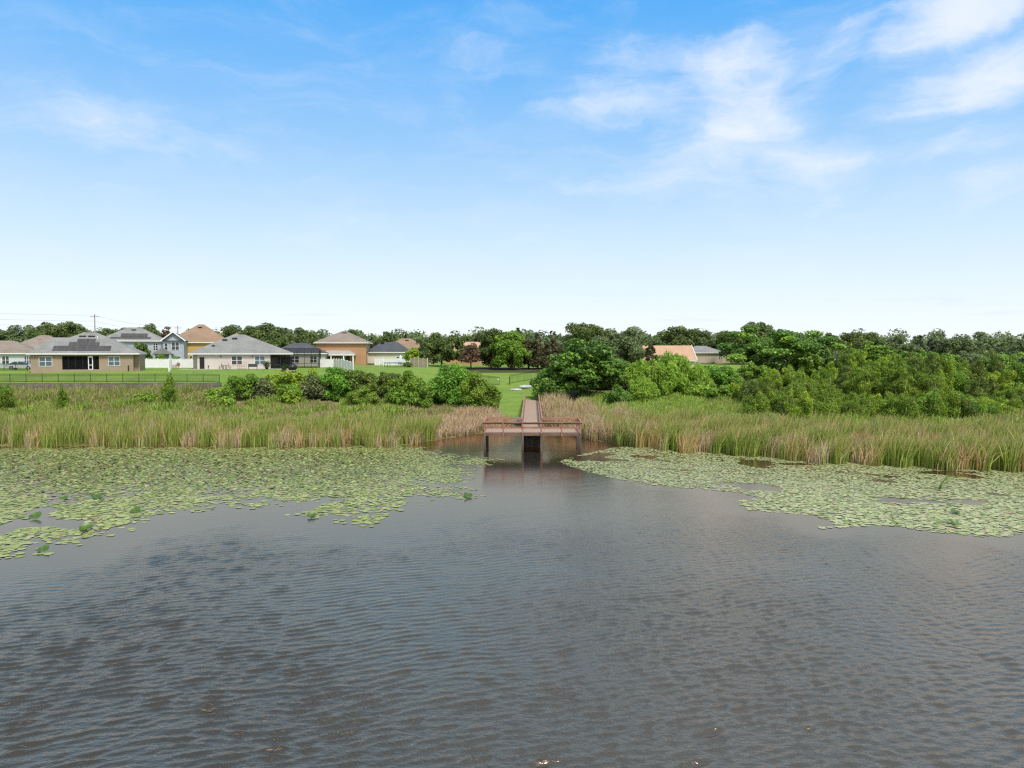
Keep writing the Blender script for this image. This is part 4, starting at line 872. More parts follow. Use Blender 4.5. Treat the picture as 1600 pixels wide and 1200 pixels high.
def table(label, px, Y, r_=.55, hgt=.72):
    X0 = X_at(px, Y); e = empty('garden_table', (X0, Y, gz(X0, Y)+.05), 0, label, 'table'); MB().tube([(0,0,hgt-.05),(0,0,hgt)], [r_, r_], 16).build('table_top', M['mesh'], e)
    for q in range(4): a = q*1.571+.78; MB().bar((r_*.7*math.cos(a), r_*.7*math.sin(a), -.05), (r_*.6*math.cos(a), r_*.6*math.sin(a), hgt-.05), .05, .05).build('leg', M['mesh'], e)
table('small round garden table between two chairs under the window', 351, 128.6); table('dark round table inside the lanai of the white house', 433, 131.5, .7)
e = empty('patio_bench', (X_at(395,128.7), 128.7, gz(X_at(395,128.7),128.7)+.05), R(16), 'dark slatted bench below the greenish window of the white house', 'bench')
MB().box(-.8,.8,-.25,.25,.38,.44).build('seat', M['mesh'], e); MB().box(-.8,.8,.2,.26,.44,.95).build('backrest', M['mesh'], e)
for x_ in (-.72,.72): MB().box(x_-.04,x_+.04,-.22,.22,-.05,.38).build('leg', M['mesh'], e)
e = empty('wall_trellis', (X_at(378,129.2), 129.2, gz(X_at(378,129.2),129.2)), R(16), 'open square lattice trellis standing against the white house wall', 'trellis')
for q in range(5): MB().box(-.75+q*.375-.025,-.75+q*.375+.025,-.02,.02,.05,1.35).build('upright', M['teak'], e)
for q in range(4): MB().box(-.75,.75,-.045,-.021,.1+q*.4,.15+q*.4).build('crossbar', M['teak'], e)
e = empty('fire_pit', (X_at(457,129), 129, gz(X_at(457,129),129)), 0, 'big round black covered grill in front of the pool cage', 'grill')
MB().loft([[(s*math.cos(t), s*math.sin(t), z_) for t in np.linspace(0, 2*math.pi, 17)[:-1]] for s, z_ in ((.55,.5),(.78,.75),(.82,1.0),(.75,1.3),(.5,1.55),(.1,1.66))]).build('lid', M['black'], e)
for q in range(4): a = q*1.571+.5; MB().bar((.6*math.cos(a), .6*math.sin(a), -.05), (.45*math.cos(a), .45*math.sin(a), .6), .06, .06).build('leg', M['black'], e)
for px, lab in ((417,'dark shrub-like planter at the lanai corner post'),(444,'dark planter by the far end of the lanai')):
    X0 = X_at(px, 129.6); e = empty('planter', (X0,129.6,gz(X0,129.6)), 0, lab, 'planter'); MB().tube([(0,0,0),(0,0,.5)], [.25,.32], 12).build('pot', M['dark'], e)
    n = 300; P = rng.normal(0,.28,(n,3))+np.array([0,0,.85]); a = rng.normal(0,.11,(n,3,3)); V_ = (P[:,None]+a).reshape(-1,3); cc = np.concatenate([np.repeat(pal([(.05,.09,.02),(.09,.14,.03)], n),3,0), np.ones((n*3,1))],1)
    link('foliage', raw_mesh('foliage', V_, np.arange(n*3).reshape(n,3), cc), M['leaf'], e)
X0 = X_at(614,152); e = empty('trampoline', (X0,152,gz(X0,152)), 0, 'low dark trampoline-like frame on the bright lawn before the white fence', 'trampoline')
MB().tube([(0,0,.82),(0,0,.85)], [1.75,1.75], 24).build('mat', M['mesh'], e)
MB().tube([(1.85*math.cos(t),1.85*math.sin(t),.87) for t in np.linspace(0,2*math.pi,25)], [.07]*25, 6).build('rim', surf('blue_pad', (.05,.09,.2),(.06,.12,.26)), e)
for q in range(6): a = q*math.pi/3; MB().tube([(1.8*math.cos(a),1.8*math.sin(a),-.1),(1.8*math.cos(a),1.8*math.sin(a),.85)], [.04,.04], 6).build('leg', M['black'], e)
X0 = X_at(626,156); e = empty('folded_umbrella', (X0,156,gz(X0,156)), 0, 'grey folded sunshade with pale side standing at the trampoline', 'umbrella')
MB().tube([(0,0,-.1),(0,0,2.6)], [.05,.04], 8).build('pole', M['mesh'], e); MB().loft([[(s*math.cos(t)*(1+.25*math.cos(5*t)), s*math.sin(t)*(1+.25*math.cos(5*t)), z_) for t in np.linspace(0,2*math.pi,21)[:-1]] for s, z_ in ((.55,.5),(.4,1.2),(.24,2.0),(.06,2.55))]).build('canopy', surf('pale_canvas', (.5,.53,.6),(.6,.63,.7)), e)
X0 = X_at(596,158); e = empty('garden_swing', (X0,158,gz(X0,158)), 0, 'small white garden frame standing before the white fence', 'garden frame')
for s in (-1,1): MB().bar((s*.5,0,-.1),(s*.35,0,1.6),.07,.07).build('leg', M['white'], e)
MB().bar((-.6,0,1.6),(.6,0,1.6),.08,.08).build('crossbar', M['white'], e); MB().box(-.4,.4,-.15,.15,.4,.45).build('seat', M['dark'], e)
# ---------------------------------------------------------------- trees and shrubs
def tint(p): return np.array(p)
PAL = dict(
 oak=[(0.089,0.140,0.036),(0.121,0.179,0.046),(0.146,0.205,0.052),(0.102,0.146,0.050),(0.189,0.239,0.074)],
 faroak=[(0.121,0.177,0.074),(0.156,0.220,0.084),(0.190,0.251,0.102),(0.136,0.190,0.095),(0.220,0.284,0.116)],  # paler, greyer than oak: distance haze mixed into the leaf colours
 broad=[(0.096,0.191,0.035),(0.126,0.240,0.042),(0.078,0.150,0.039),(0.165,0.307,0.047),(0.311,0.498,0.072)],
 willow=[(0.264,0.438,0.050),(0.330,0.512,0.066),(0.215,0.363,0.042),(0.396,0.561,0.091),(0.182,0.281,0.042)],
 olive=[(0.182,0.304,0.034),(0.229,0.350,0.040),(0.147,0.250,0.034),(0.284,0.395,0.046),(0.193,0.259,0.054)],
 olivey=[(0.262,0.391,0.043),(0.319,0.447,0.046),(0.206,0.326,0.034),(0.395,0.505,0.062)],
 green=[(0.158,0.286,0.036),(0.204,0.347,0.046),(0.121,0.217,0.033),(0.278,0.434,0.058)],
 gloss=[(0.149,0.330,0.042),(0.198,0.413,0.050),(0.099,0.231,0.033),(0.281,0.512,0.066)],
 dkol=[(0.133,0.213,0.039),(0.175,0.261,0.044),(0.103,0.175,0.039),(0.236,0.310,0.058),(0.186,0.213,0.058)],
 twig=[(0.169,0.180,0.081),(0.211,0.231,0.109),(0.127,0.152,0.053),(0.116,0.174,0.042),(0.254,0.289,0.143)],
 magnolia=[(0.084,0.095,0.041),(0.113,0.112,0.050),(0.144,0.118,0.058),(0.075,0.118,0.036),(0.182,0.135,0.071)],
 red=[(0.178,0.111,0.075),(0.223,0.141,0.089),(0.133,0.119,0.052),(0.164,0.097,0.075)],
 pine=[(0.067,0.105,0.045),(0.089,0.127,0.052),(0.059,0.081,0.042),(0.105,0.133,0.075)])
def leafcloud(cen, rad, cid, n_per, s, pal_, r_, droop=.0, shape=.55, upb=.55, fill=.35):
    """small folded leaf faces over the shells of many leaf masses"""
    m = len(cen); idx = np.repeat(np.arange(m), n_per); n = len(idx)
    d = r_.normal(0, 1, (n,3)); d[:,2] += .25; d /= np.linalg.norm(d, axis=1, keepdims=True)
    rr_ = np.where(r_.uniform(0,1,n) < fill, r_.uniform(.25,.9,n), r_.uniform(.82,1.12,n)); P = cen[idx]+d*rad[idx]*rr_[:,None]
    P += r_.normal(0, .05, (n,3))*rad[idx]
    N = d*.75+r_.normal(0,.55,(n,3)); N[:,2] += upb; N /= np.linalg.norm(N, axis=1, keepdims=True)
    t = np.cross(N, r_.normal(0,1,(n,3))); t[:,2] -= droop; t /= np.linalg.norm(t, axis=1, keepdims=True)+1e-9
    b = np.cross(N, t); sz = s*r_.uniform(.6,1.4,n)[:,None]
    V_ = np.stack([P-t*sz*.5, P+b*sz*shape*.5, P+t*sz*.5+N*sz*.06, P-b*sz*shape*.5], 1).reshape(-1,3)
    p_ = np.array(pal_); cw_ = r_.integers(0, len(p_), m); lw_ = r_.integers(0, len(p_), n); use = r_.uniform(0,1,n) < .5
    c = np.where(use[:,None], p_[cw_[idx]], p_[lw_])*r_.uniform(.84,1.18,(n,1)); c = np.repeat(np.concatenate([c, np.ones((n,1))],1), 4, 0)
    return V_, np.arange(4*n).reshape(n,4), c
def dome(r_, n, W, H, z0, zc, el0=-15, fr=(.62,.95)):
    el = np.arcsin(r_.uniform(math.sin(R(el0)), 1, n)); az = r_.uniform(0, 6.28, n); f = r_.uniform(*fr, n)*(1+.14*np.sin(3*az+r_.uniform(0,6))+.10*np.sin(5*az+7*el))
    return np.stack([W/2*f*np.cos(el)*np.cos(az), W/2*f*np.cos(el)*np.sin(az), zc+np.where(el > 0, (H-zc), (zc-z0))*f*np.sin(el)], 1)
def tree(name, label, kind, px, Y, top, wpx, pal_='oak', group=None, seed=0, cat=None, base=None, depth=1.0, sc_leaf=1.0, dens=1.0, bark='bark'):
    r_ = np.random.default_rng(seed*977+int(px*13)+int(Y)); X0 = X_at(px, Y); g = gz(X0, Y); H = max(1.2, Z_at(top, Y)-g); W = wpx/F*Y
    e = empty(name, (X0, Y, g), r_.uniform(0, .4), label, cat or name.split('_')[-1], group)
    s = .0030*Y*sc_leaf; mb = MB(); m = H/9
    trunk_top = .45*H; lim = 9; tr = max(.05, .026*H)
    if kind in ('oak', 'full'):
        n = 56; cen = dome(r_, n, W*.88, H*.93, (.2 if kind == 'oak' else .02)*H, .46*H, -30 if kind == 'oak' else -60, (.55,.98)); q = np.minimum(W/2, H*.5); rad = q*r_.uniform(.17,.33,(n,1))*np.array([[1,1,.78]]); ins = 14
        c2_ = dome(r_, ins, W*.5, H*.7, .3*H, .5*H, -10, (.1,.8)); cen = np.concatenate([cen,c2_]); rad = np.concatenate([rad, q*.32*np.ones((ins,3))]); sh, dp, ub = .6, .1, .5
    elif kind == 'tier':
        n = 95; cen = dome(r_, n, W*.86, H*.95, .04*H, .45*H, -65, (.50,1.0)); st = H/9; cen[:,2] = np.round(cen[:,2]/st+r_.uniform(-.35,.35,n))*st; cen[:,2] = cen[:,2].clip(.06*H, H*.95)
        rad = min(W,H*1.3)*r_.uniform(.08,.16,(n,1))*np.array([[1,1,.42]]); sh, dp, ub = .62, .05, .9; trunk_top = .4*H
    elif kind == 'willow':
        n = 110; cen = dome(r_, n, W*.9, H*.95, .03*H, .42*H, -60, (.55,1.0)); rad = min(W,H)*r_.uniform(.08,.16,(n,1))*np.array([[.9,.9,1.35]]); sh, dp, ub = .3, .9, .25; tr *= .5
    elif kind == 'bush':
        n = 46; cen = dome(r_, n, W*.86, H*.95, .02*H, .38*H, -60, (.5,1.0)); rad = min(W,H)*r_.uniform(.12,.22,(n,1))*np.array([[1,1,.85]]); sh, dp, ub = .55, .1, .5; tr *= .6; trunk_top = .3*H
    elif kind == 'upright':
        cs, rs = [], []; ns = max(5, int(W*1.5))
        for q in range(ns):
            a = r_.uniform(0,6.28); f = math.sqrt(r_.uniform(0,1)); bx, by = W*.42*f*math.cos(a), W*.42*f*math.sin(a); hh = H*r_.uniform(.62,1.0) if q else H
            lx, ly = r_.normal(0,.06*hh), r_.normal(0,.06*hh); nk = int(5+hh*.8)
            for u in range(nk):
                t = (.04 if q % 3 else .3)+(.92 if q % 3 else .66)*u/(nk-1)*r_.uniform(.94,1.03); rr_ = (.56*max(0,1-t)**.45+.17)*r_.uniform(.6,1.35)*max(.6, min(1.3, W/3.4))
                cs.append((bx*(.6+.4*t)+lx*t+r_.normal(0,.32), by*(.6+.4*t)+ly*t+r_.normal(0,.32), t*hh)); rs.append((rr_,rr_,rr_*r_.uniform(.8,1.3)))
            mb.tube([(bx*.45,by*.45,-.3),(bx*.7+lx*.4,by*.7+ly*.4,hh*.45),(bx+lx,by+ly,hh*.9)], [.03+.009*hh,.02+.006*hh,.012], 5)
        cen, rad = np.array(cs), np.array(rs); sh, dp, ub = .26, -.75, .2; lim = 0; s *= 1.2
    elif kind == 'cone':
        n = 44; t = r_.uniform(.08,1,n)**.9; a = r_.uniform(0,6.28,n); w_ = W/2*(1-t)**.75*r_.uniform(.35,1,n)+.03*W; cen = np.stack([w_*np.cos(a), w_*np.sin(a), t*H*.96], 1); rad = (W*.15*(1.15-t)[:,None]+.02*W)*np.array([[1,1,.9]])*r_.uniform(.7,1.2,(n,1)); sh, dp, ub = .6, .1, .5; trunk_top = .9*H; lim = 5
    elif kind == 'pine':
        n = 26; t = np.linspace(.35,1,n); a = np.arange(n)*2.4; w_ = W/2*(1-t)**.6*r_.uniform(.3,.9,n); cen = np.stack([w_*np.cos(a), w_*np.sin(a), t*H*.97], 1); rad = (W*.2*(1.2-t)[:,None]+.06*W)*np.array([[1,1,.5]])*r_.uniform(.6,1.2,(n,1)); sh, dp, ub = .3, .1, .5; trunk_top = .97*H; lim = 4
    ex = np.percentile(np.abs(cen[:,:2]).max(1)+rad[:,0]*.9, 96); f_ = (W/2)/ex; cen[:,:2] *= f_; rad[:,:2] *= f_
    tz = np.sort(cen[:,2]+rad[:,2])[-2:].mean(); cen[:,2] *= H/tz; rad[:,2] *= H/tz
    cen = cen*np.array([[1,depth,1]])
    area = (4*np.pi*(rad[:,0]*rad[:,2]+rad[:,0]**2)/2); npc = np.clip(dens*2.3*area/(.5*s*s*sh*2.0), 8, 900).astype(int)
    tot = npc.sum(); capn = 26000
    if tot > capn: f = tot/capn; npc = (npc/f).astype(int); s *= math.sqrt(f)
    V_, F_, c_ = leafcloud(cen, rad, None, npc, s, PAL[pal_], r_, dp, sh, ub); V_[:,2] = np.maximum(V_[:,2], .02)
    link('crown', raw_mesh('crown', V_, F_, c_), M['leaf'], e)
    if lim:
        k_ = r_.normal(0,.03*H,2); top_ = (k_[0],k_[1],trunk_top); mb.tube([(0,0,-.4),(k_[0]*.4,k_[1]*.4,trunk_top*.5),top_], [tr*1.25,tr,tr*.7], 8)
        for q in r_.choice(len(cen), min(lim, len(cen)), replace=False):
            a = Vector((k_[0]*.7,k_[1]*.7,trunk_top*r_.uniform(.5,.95))); b_ = Vector(cen[q]); md = a.lerp(b_, .5)+Vector((0,0,.06*H)); mb.tube([a, md, b_], [tr*.5,tr*.32,tr*.1], 5)
    mb.build('trunk', M[bark], e); return e
OK = 'oaks on the skyline behind the houses'
T = [
 # behind the houses
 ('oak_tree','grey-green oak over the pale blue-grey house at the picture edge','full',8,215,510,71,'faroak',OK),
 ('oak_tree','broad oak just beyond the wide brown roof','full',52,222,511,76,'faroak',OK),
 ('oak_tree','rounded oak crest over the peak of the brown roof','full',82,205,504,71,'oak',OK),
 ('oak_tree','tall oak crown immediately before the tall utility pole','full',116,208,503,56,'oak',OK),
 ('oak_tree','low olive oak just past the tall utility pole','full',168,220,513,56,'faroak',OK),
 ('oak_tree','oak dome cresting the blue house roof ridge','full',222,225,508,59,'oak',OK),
 ('oak_tree','small oak crown above the right slope of the blue roof','full',244,235,511,37,'oak',OK),
 ('red_maple_tree','small dark reddish tree top over the blue house wing','oak',260,232,510,22,'red',None),
 ('magnolia_tree','compact dark magnolia on the white fence before the blue wall','bush',223.5,147,536,26,'dkol',None),
 ('garden_shrub','round green shrub at the blue house porch','bush',252,146,553,17,'green','shrubs by the blue house porch'),
 ('garden_shrub','smaller dark shrub between porch column and blue car','bush',276,147,556,13,'green','shrubs by the blue house porch'),
 ('oak_tree','oak crown leaning over the white house roof, first of the dark mass','full',372,196,509,78,'oak',OK),
 ('oak_tree','highest crown of the dark oak mass behind the white house','full',411,200,507,76,'oak',OK),
 ('oak_tree','lower front oak of the dark mass beside the pool cage roof','full',441,180,519,76,'oak',OK),
 ('oak_tree','oak in the mass sloping down over the pool cage','full',462,205,512,63,'faroak',OK),
 ('oak_tree','last oak of the dark mass, touching the terracotta house','full',484,195,517,49,'oak',OK),
 ('oak_tree','dark oak dome peeping behind the terracotta house roof peak','full',548,235,515,51,'oak',OK),
 ('oak_tree','hazy low oak right of the terracotta roof','full',575,255,524,56,'faroak',OK),
 ('oak_tree','single rounded oak crown above the slate roof','full',604,250,519,37,'oak',OK),
 ('oak_tree','pale oak low behind the broad brown roof','full',640,275,527,66,'faroak',OK),
 ('palm_like_tree','thin dark tree top close to the pole by the slate roof','cone',634,236,523,13,'pine',None),
 ('oak_tree','large round dark green oak at the tan fence','full',690,164,521,88,'oak','yard trees round the tan fence'),
 ('young_tree','light green young tree with thin crown behind the tan fence','oak',650,160,544,38,'olivey','yard trees round the tan fence'),
 ('round_shrub','round dark clipped bush at the end of the trampoline lawn','bush',637,148,567,16,'dkol',None),
 ('oak_tree','thin-topped dark tree over the tan-roofed house','full',727,215,523,41,'oak','trees along the back of the central lawn'),
 ('oak_tree','narrow dark tree beside the tan-roofed house','full',751,210,522,37,'magnolia','trees along the back of the central lawn'),
 ('bare_tree','sparse reddish tree standing before the tan-roofed house','oak',736,158,537,40,'red','trees along the back of the central lawn'),
 ('lawn_tree','dark green tree at the near corner of the tree line on the lawn','full',768,160,514,48,'oak','trees along the back of the central lawn'),
 ('lawn_tree','bright green full tree in the middle of the lawn tree line','full',799,157,517,62,'green','trees along the back of the central lawn'),
 ('lawn_tree','spiky dark tree top rising behind the bright lawn tree','cone',810,172,512,26,'magnolia','trees along the back of the central lawn'),
 ('lawn_tree','brownish tree between the bright lawn tree and the dark magnolias','full',826,160,530,36,'magnolia','trees along the back of the central lawn'),
 ('magnolia_tree','slim dark brown magnolia, shorter of the pair by the lawn','cone',840,158,521,34,'magnolia','magnolias by the lawn'),
 ('magnolia_tree','tall dark brown magnolia rising above the pair by the lawn','cone',863,160,517,42,'magnolia','magnolias by the lawn'),
 ('oak_tree','dark lumpy oak topping the skyline behind the camphor tree','full',912,185,505,71,'oak','oaks behind the camphor tree'),
 ('oak_tree','olive-grey oak behind the camphor tree, next to the skyline oak','full',968,150,511,82,'faroak','oaks behind the camphor tree'),
 ('oak_tree','low dark oak filling the dip beside the salmon gable','full',1006,215,519,49,'faroak','oaks behind the camphor tree'),
 ('magnolia_tree','small dark brown magnolia against the salmon roof','cone',1014,148,534,40,'magnolia',None),
 ('camphor_tree','large dark green camphor tree with layered bright tips by the boardwalk','tier',914,117,531,124,'broad',None),
 ('camphor_sapling','lower leafy shrub at the foot of the camphor tree beside the boardwalk','bush',862,113.5,574,60,'broad',None),
 ('willow_bush','big rounded yellow-green willow below the salmon gable','willow',1036,114,552,108,'willow','yellow-green willows'),
 ('willow_bush','small yellow-green willow clump at the foot of the big one','willow',1006,109,588,52,'willow','yellow-green willows'),
 ('willow_bush','yellow-green willow spilling toward the olive thicket','willow',1086,117,569,56,'willow','yellow-green willows'),
 ('leafy_bush','vivid green rounded bush between willow and spreading tree','bush',1124,121,571,62,'gloss',None),
 ('leafy_bush','dark green bush at the rear of the vivid green one','bush',1150,119,584,46,'green',None),
 ('ear_tree','huge spreading tree with tiered crown and bright leaf tips','tier',1222,142,512,178,'broad',None),
 ('oak_tree','tall oak crowning the skyline behind the spreading tree','full',1176,196,503,112,'oak','oaks behind the grey roofs'),
 ('oak_tree','oak with twin lumps over the salmon gable','full',1078,225,510,81,'oak','oaks behind the grey roofs'),
 ('oak_tree','dark oak left of the twin-lumped one over the salmon roof','full',1040,230,518,54,'oak','oaks behind the grey roofs'),
 ('oak_tree','lower olive oak hanging over the beige house roof','full',1104,222,521,90,'faroak','oaks behind the grey roofs'),
 ('oak_tree','oak filling the gap behind the flatter grey roof','full',1140,232,525,61,'faroak','oaks behind the grey roofs'),
 ('oak_tree','dark oak just beyond the right flank of the spreading tree','full',1298,200,522,56,'oak','oaks beyond the olive thicket'),
 ('oak_tree','flat-topped dark oak with a raised knob over the thicket','full',1342,200,519,66,'oak','oaks beyond the olive thicket'),
 ('oak_tree','grey oak with open airy edge, next to the slender conifer','full',1402,215,526,66,'faroak','oaks beyond the olive thicket'),
 ('conifer_tree','slender pointed conifer standing above the thicket skyline','cone',1436,225,524,18,'pine','conifers beyond the olive thicket'),
 ('conifer_tree','shorter lumpy conifer beside the slender pointed one','cone',1454,215,530,26,'pine','conifers beyond the olive thicket'),
 ('conifer_tree','thin wispy conifer tight against the domed oak','pine',1468,225,529,12,'pine','conifers beyond the olive thicket'),
 ('oak_tree','domed oak with visible pale trunk beyond the thicket','full',1491,205,525,63,'faroak','oaks beyond the olive thicket'),
 ('oak_tree','oak sloping down from the domed one','full',1518,215,531,59,'faroak','oaks beyond the olive thicket'),
 ('oak_tree','low far oak behind the lone dark thicket tree','full',1563,225,541,63,'faroak','oaks beyond the olive thicket'),
 ('oak_tree','oak cut off by the picture edge beyond the thicket','full',1606,205,531,49,'faroak','oaks beyond the olive thicket'),
 ('oak_tree','hazy low oak behind the two conifers','full',1440,255,540,98,'faroak','oaks beyond the olive thicket'),
 ('leafy_tree','mid-green broad-leaved tree rising out of the back of the thicket','tier',1362,135,533,58,'green',None),
 # shrub row on the left bank
 ('bank_shrub','dark green shrub at the fence end of the row, mixed with grass','bush',374,107.5,585,66,'green','shrub row on the bank'),
 ('bank_shrub','grey-brown twiggy shrub beside the fence-end shrub','bush',412,107,591,52,'twig','shrub row on the bank'),
 ('bank_shrub','green shrub under the black grill','bush',444,109.5,580,64,'olivey','shrub row on the bank'),
 ('bank_shrub','low green shrub in front of the twiggy ones','bush',452,104.5,600,52,'green','shrub row on the bank'),
 ('bank_shrub','small yellow-flecked shrub low before the brown twiggy one','bush',456,102.5,608,31,'olivey','shrub row on the bank'),
 ('bank_shrub','olive shrub under the pool cage','bush',478,110,578,54,'olivey','shrub row on the bank'),
 ('bank_shrub','dense brown leafless-looking shrub next to the glossy green one','bush',490,106,586,54,'twig','shrub row on the bank'),
 ('bank_shrub','glossy bright green shrub below the sloping white fence','bush',524,106.5,574,59,'gloss','shrub row on the bank'),
 ('bank_shrub','dark olive shrub below the terracotta house corner','bush',562,108,578,68,'dkol','shrub row on the bank'),
 ('bank_shrub','small olive shrub low in front of the dark olive one','bush',568,102.5,605,52,'olive','shrub row on the bank'),
 ('bank_shrub','dark shrub below the trampoline lawn','bush',604,109,582,59,'dkol','shrub row on the bank'),
 ('bank_shrub','olive round shrub below the round clipped bush','bush',636,107,580,61,'olive','shrub row on the bank'),
 ('bank_shrub','small fresh green shrub low before the olive round one','bush',626,103,604,47,'green','shrub row on the bank'),
 ('bank_shrub','slim fresh green shrub at the foot of the tall leafy dome','bush',654,104,594,45,'green','shrub row on the bank'),
 ('bank_shrub','tall leafy dome with bright green top, highest of the row','bush',699,109,569,70,'gloss','shrub row on the bank'),
 ('bank_shrub','dark olive shrub wrapped round the foot of the tall leafy dome','bush',716,112,594,50,'dkol','shrub row on the bank'),
 ('bank_shrub','rounded olive-yellow shrub at the lawn end of the row','bush',748,106,585,61,'olive','shrub row on the bank'),
 ('bank_shrub','small dark olive shrub right at the lawn edge','bush',769,105.5,602,28,'olive','shrub row on the bank'),
 # lone shrubs in the marsh on the left
 ('columnar_shrub','tall dark columnar shrub alone before the end-on white fence','upright',260,97,584,30,'olive',None),
 ('marsh_shrub','small dark shrub below the lanai house wall line, second from the edge','upright',91,94,604,26,'olive','lone shrubs in the marsh'),
 ('marsh_shrub','dark shrub cut by the picture edge below the retaining wall','upright',4,93,600,34,'olive','lone shrubs in the marsh'),
 ('marsh_shrub','low bright green shrub in the grass near the columnar shrub','bush',228,98,617,40,'willow','lone shrubs in the marsh'),
 ('marsh_shrub','low yellow-green shrub between columnar shrub and shrub row','bush',342,101,604,46,'willow','lone shrubs in the marsh'),
]
TH = 'olive thicket behind the reeds'
thick = [ # px, Y, top, w, palette, label
 (1185,104,585,52,'olive','olive thicket tree at the willow end, loose round top'),
 (1216,101,575,46,'olivey','yellowish olive thicket tree below the spreading tree crown'),
 (1250,103,572,48,'olive','olive thicket tree below the middle of the spreading tree'),
 (1262,93,596,62,'olive','broad dark-based olive shrub in front, below the spreading tree'),
 (1290,106,566,40,'olivey','olive thicket tree with two upright tips under the bright tree flank'),
 (1322,108,546,34,'olive','tall spire-like thicket tree at the flank of the spreading tree'),
 (1342,106,540,30,'olivey','tallest narrow thicket spire before the flat-topped oak'),
 (1340,97,575,46,'olive','thicket tree with pale bare trunk below the tallest spire'),
 (1376,107,556,42,'olivey','pale-trunked thicket tree before the mid-green broad-leaved tree'),
 (1392,98,576,44,'olive','dense olive thicket tree below the airy grey oak'),
 (1388,88,622,54,'green','small bright green shrub at the front foot of the thicket'),
 (1408,109,553,34,'olive','upright thicket tree below the airy grey oak'),
 (1430,106,552,44,'dkol','dark-topped thicket tree below the slender conifer'),
 (1446,94,585,54,'olive','grey-olive thicket shrub with twiggy middle, below the conifers'),
 (1462,108,556,40,'olive','thicket tree below the wispy conifer'),
 (1470,99,572,44,'olivey','bushy thicket tree in the middle row below the domed oak'),
 (1496,107,560,44,'olivey','yellow-green topped thicket tree below the sloping oak'),
 (1502,92,612,54,'green','low green shrub at the front foot of the thicket, next to dark gap'),
 (1522,104,562,40,'dkol','dark thicket tree beside the lone taller dark one'),
 (1547,106,548,38,'dkol','lone taller dark rounded thicket tree on the skyline gap'),
 (1528,95,588,50,'dkol','dark thicket shrub in the shady hollow'),
 (1552,89,622,56,'olivey','low yellowish shrub in front of the shady hollow'),
 (1580,103,572,44,'olive','thicket tree before the last skyline oak'),
 (1602,98,560,46,'green','green thicket tree cut by the picture edge'),
 (1588,92,604,50,'olive','olive shrub at the picture edge, front row'),
 (1308,94,600,42,'olive','narrow olive shrub between front shrubs and pale trunks'),
 (1226,94,608,44,'olivey','low olive shrub leaning over the wind-bent reeds'),
 (1160,104,598,44,'olivey','low olive shrub where thicket meets willow'),
 (1420,90,620,40,'olive','low dull shrub beside the small bright green one'),
]
for i, t in enumerate(T):
    nm, lab, kd, px, Y, top, w, pl2, grp = t
    cat = 'shrub' if ('shrub' in nm or 'bush' in nm or 'sapling' in nm) else 'tree'
    tree(nm, lab, kd, px, Y, top, w, pl2, grp, i, cat, dens=.45 if nm == 'bare_tree' else .62 if pl2 == 'twig' else 1.0, sc_leaf=1.25 if kd == 'tier' else 1.0)
for i, (px, Y, top, w, pl2, lab) in enumerate(thick):
    tree('thicket_tree' if top < 590 else 'thicket_shrub', lab, 'upright', px, Y, top, w, pl2, TH, 300+i, 'tree' if top < 590 else 'shrub', bark='palebark')
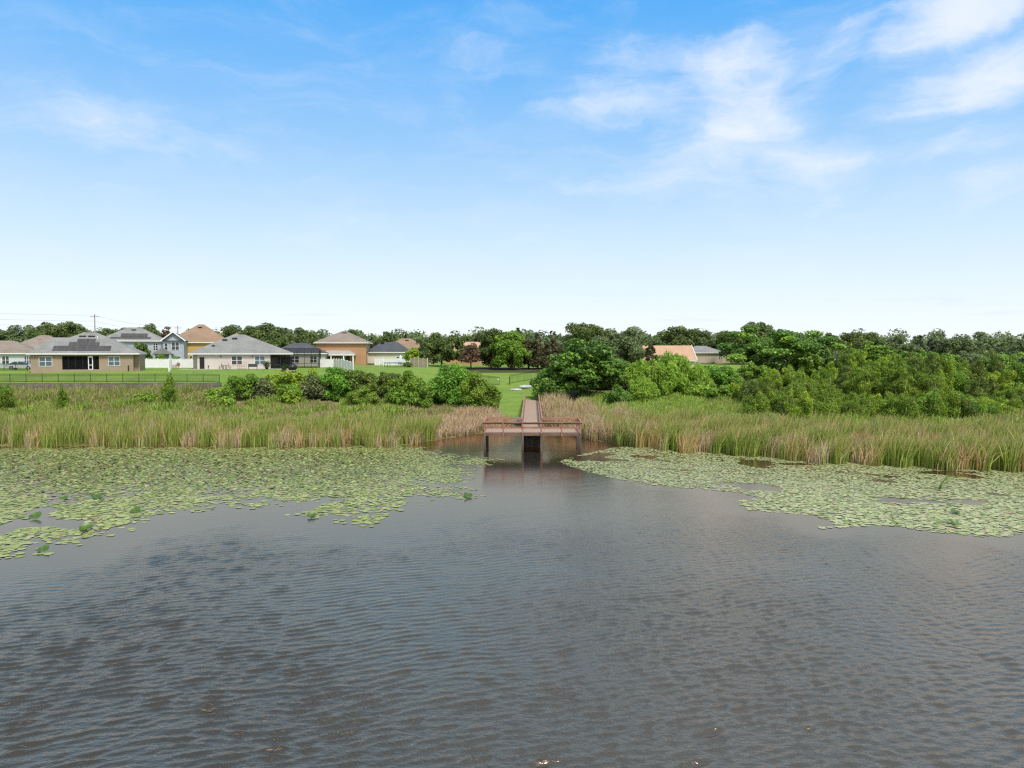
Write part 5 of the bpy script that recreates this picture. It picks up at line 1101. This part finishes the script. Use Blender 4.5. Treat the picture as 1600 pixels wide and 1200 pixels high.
# the rest of the thicket: stems nothing tells apart
r_ = np.random.default_rng(77)
for i in range(46):
    px = 1172+440*(i+.5)/46+r_.uniform(-5,5); Y = r_.choice([97,101,106,111,116])+r_.uniform(-2,2)
    top = np.interp(px, [1172,1290,1330,1480,1620], [594,582,566,570,578])+r_.uniform(-5,14)
    tree('thicket_tree', 'olive thicket tree packed among its lookalikes behind the wind-bent reeds', 'upright', px, Y, top, r_.uniform(42,62), r_.choice(['olive','olivey','olive','dkol','dkol','green']), 'packed olive thicket trees', 500+i, 'tree', bark='palebark')
for i in range(24):
    px = 1165+455*(i+.5)/24+r_.uniform(-7,7); Y = r_.uniform(86,92) if px > 1230 else r_.uniform(92,97)
    tree('thicket_shrub', 'low ragged shrub at the feet of the olive thicket, half sunk in the reeds', 'upright', px, Y, np.interp(px,[1165,1240,1620],[612,618,622])+r_.uniform(-9,8), r_.uniform(40,60), r_.choice(['olive','olive','dkol','green','olivey']), 'low shrubs along the thicket foot', 700+i, 'shrub', bark='palebark')
for i, (px, Y, top, w) in enumerate(((1128,106,600,54),(1096,110,598,50),(968,108,604,50))):
    tree('understory_bush', ('fresh green bush filling the gap between willow and olive thicket','leafy bush at the willow foot facing the green weeds','dark leafy bush between camphor tree and small willow clump')[i], 'bush', px, Y, top, w, ('green','willow','broad')[i], None, 730+i, 'shrub')
for i in range(26):
    px = 1240+385*(i+.5)/26+r_.uniform(-6,6); Y = r_.uniform(135,175)
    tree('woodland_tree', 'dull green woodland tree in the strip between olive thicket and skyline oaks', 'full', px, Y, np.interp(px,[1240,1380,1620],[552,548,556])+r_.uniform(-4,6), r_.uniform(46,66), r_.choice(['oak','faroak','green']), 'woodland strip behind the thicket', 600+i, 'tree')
for i, (px, Y, top, w) in enumerate(((1060,124,575,60),(1100,127,578,60),(1135,132,574,60),(1180,134,566,60),(990,126,566,70),(945,128,560,60),(1030,130,572,60))):
    tree('understory_bush', 'leafy understory bush closing the gap behind willow, camphor and spreading tree', 'bush', px, Y, top, w, ('green','willow','oak')[i % 3], 'understory bushes behind the willow', 650+i, 'shrub')
# far woods closing the horizon
r_ = np.random.default_rng(5); cs, rs = [], []
for a in np.linspace(-.86, .86, 190):
    Y = r_.uniform(300, 420); X = math.tan(a*.9)*Y*1.0
    hh = r_.uniform(8, 12.5)*Y/330
    for q in range(7): cs.append((X+r_.normal(0,4.5), Y+r_.normal(0,4), 7.0+hh*r_.uniform(.25,.9))); rr_ = r_.uniform(1.8,3.6); rs.append((rr_*1.2,rr_*1.2,rr_))
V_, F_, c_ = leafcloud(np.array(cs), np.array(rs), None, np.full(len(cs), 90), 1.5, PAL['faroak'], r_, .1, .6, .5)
tag(link('distant_woods', raw_mesh('distant_woods', V_, F_, c_), M['leaf']), 'distant band of hazy woods closing the horizon behind the houses', 'woods', kind='stuff')
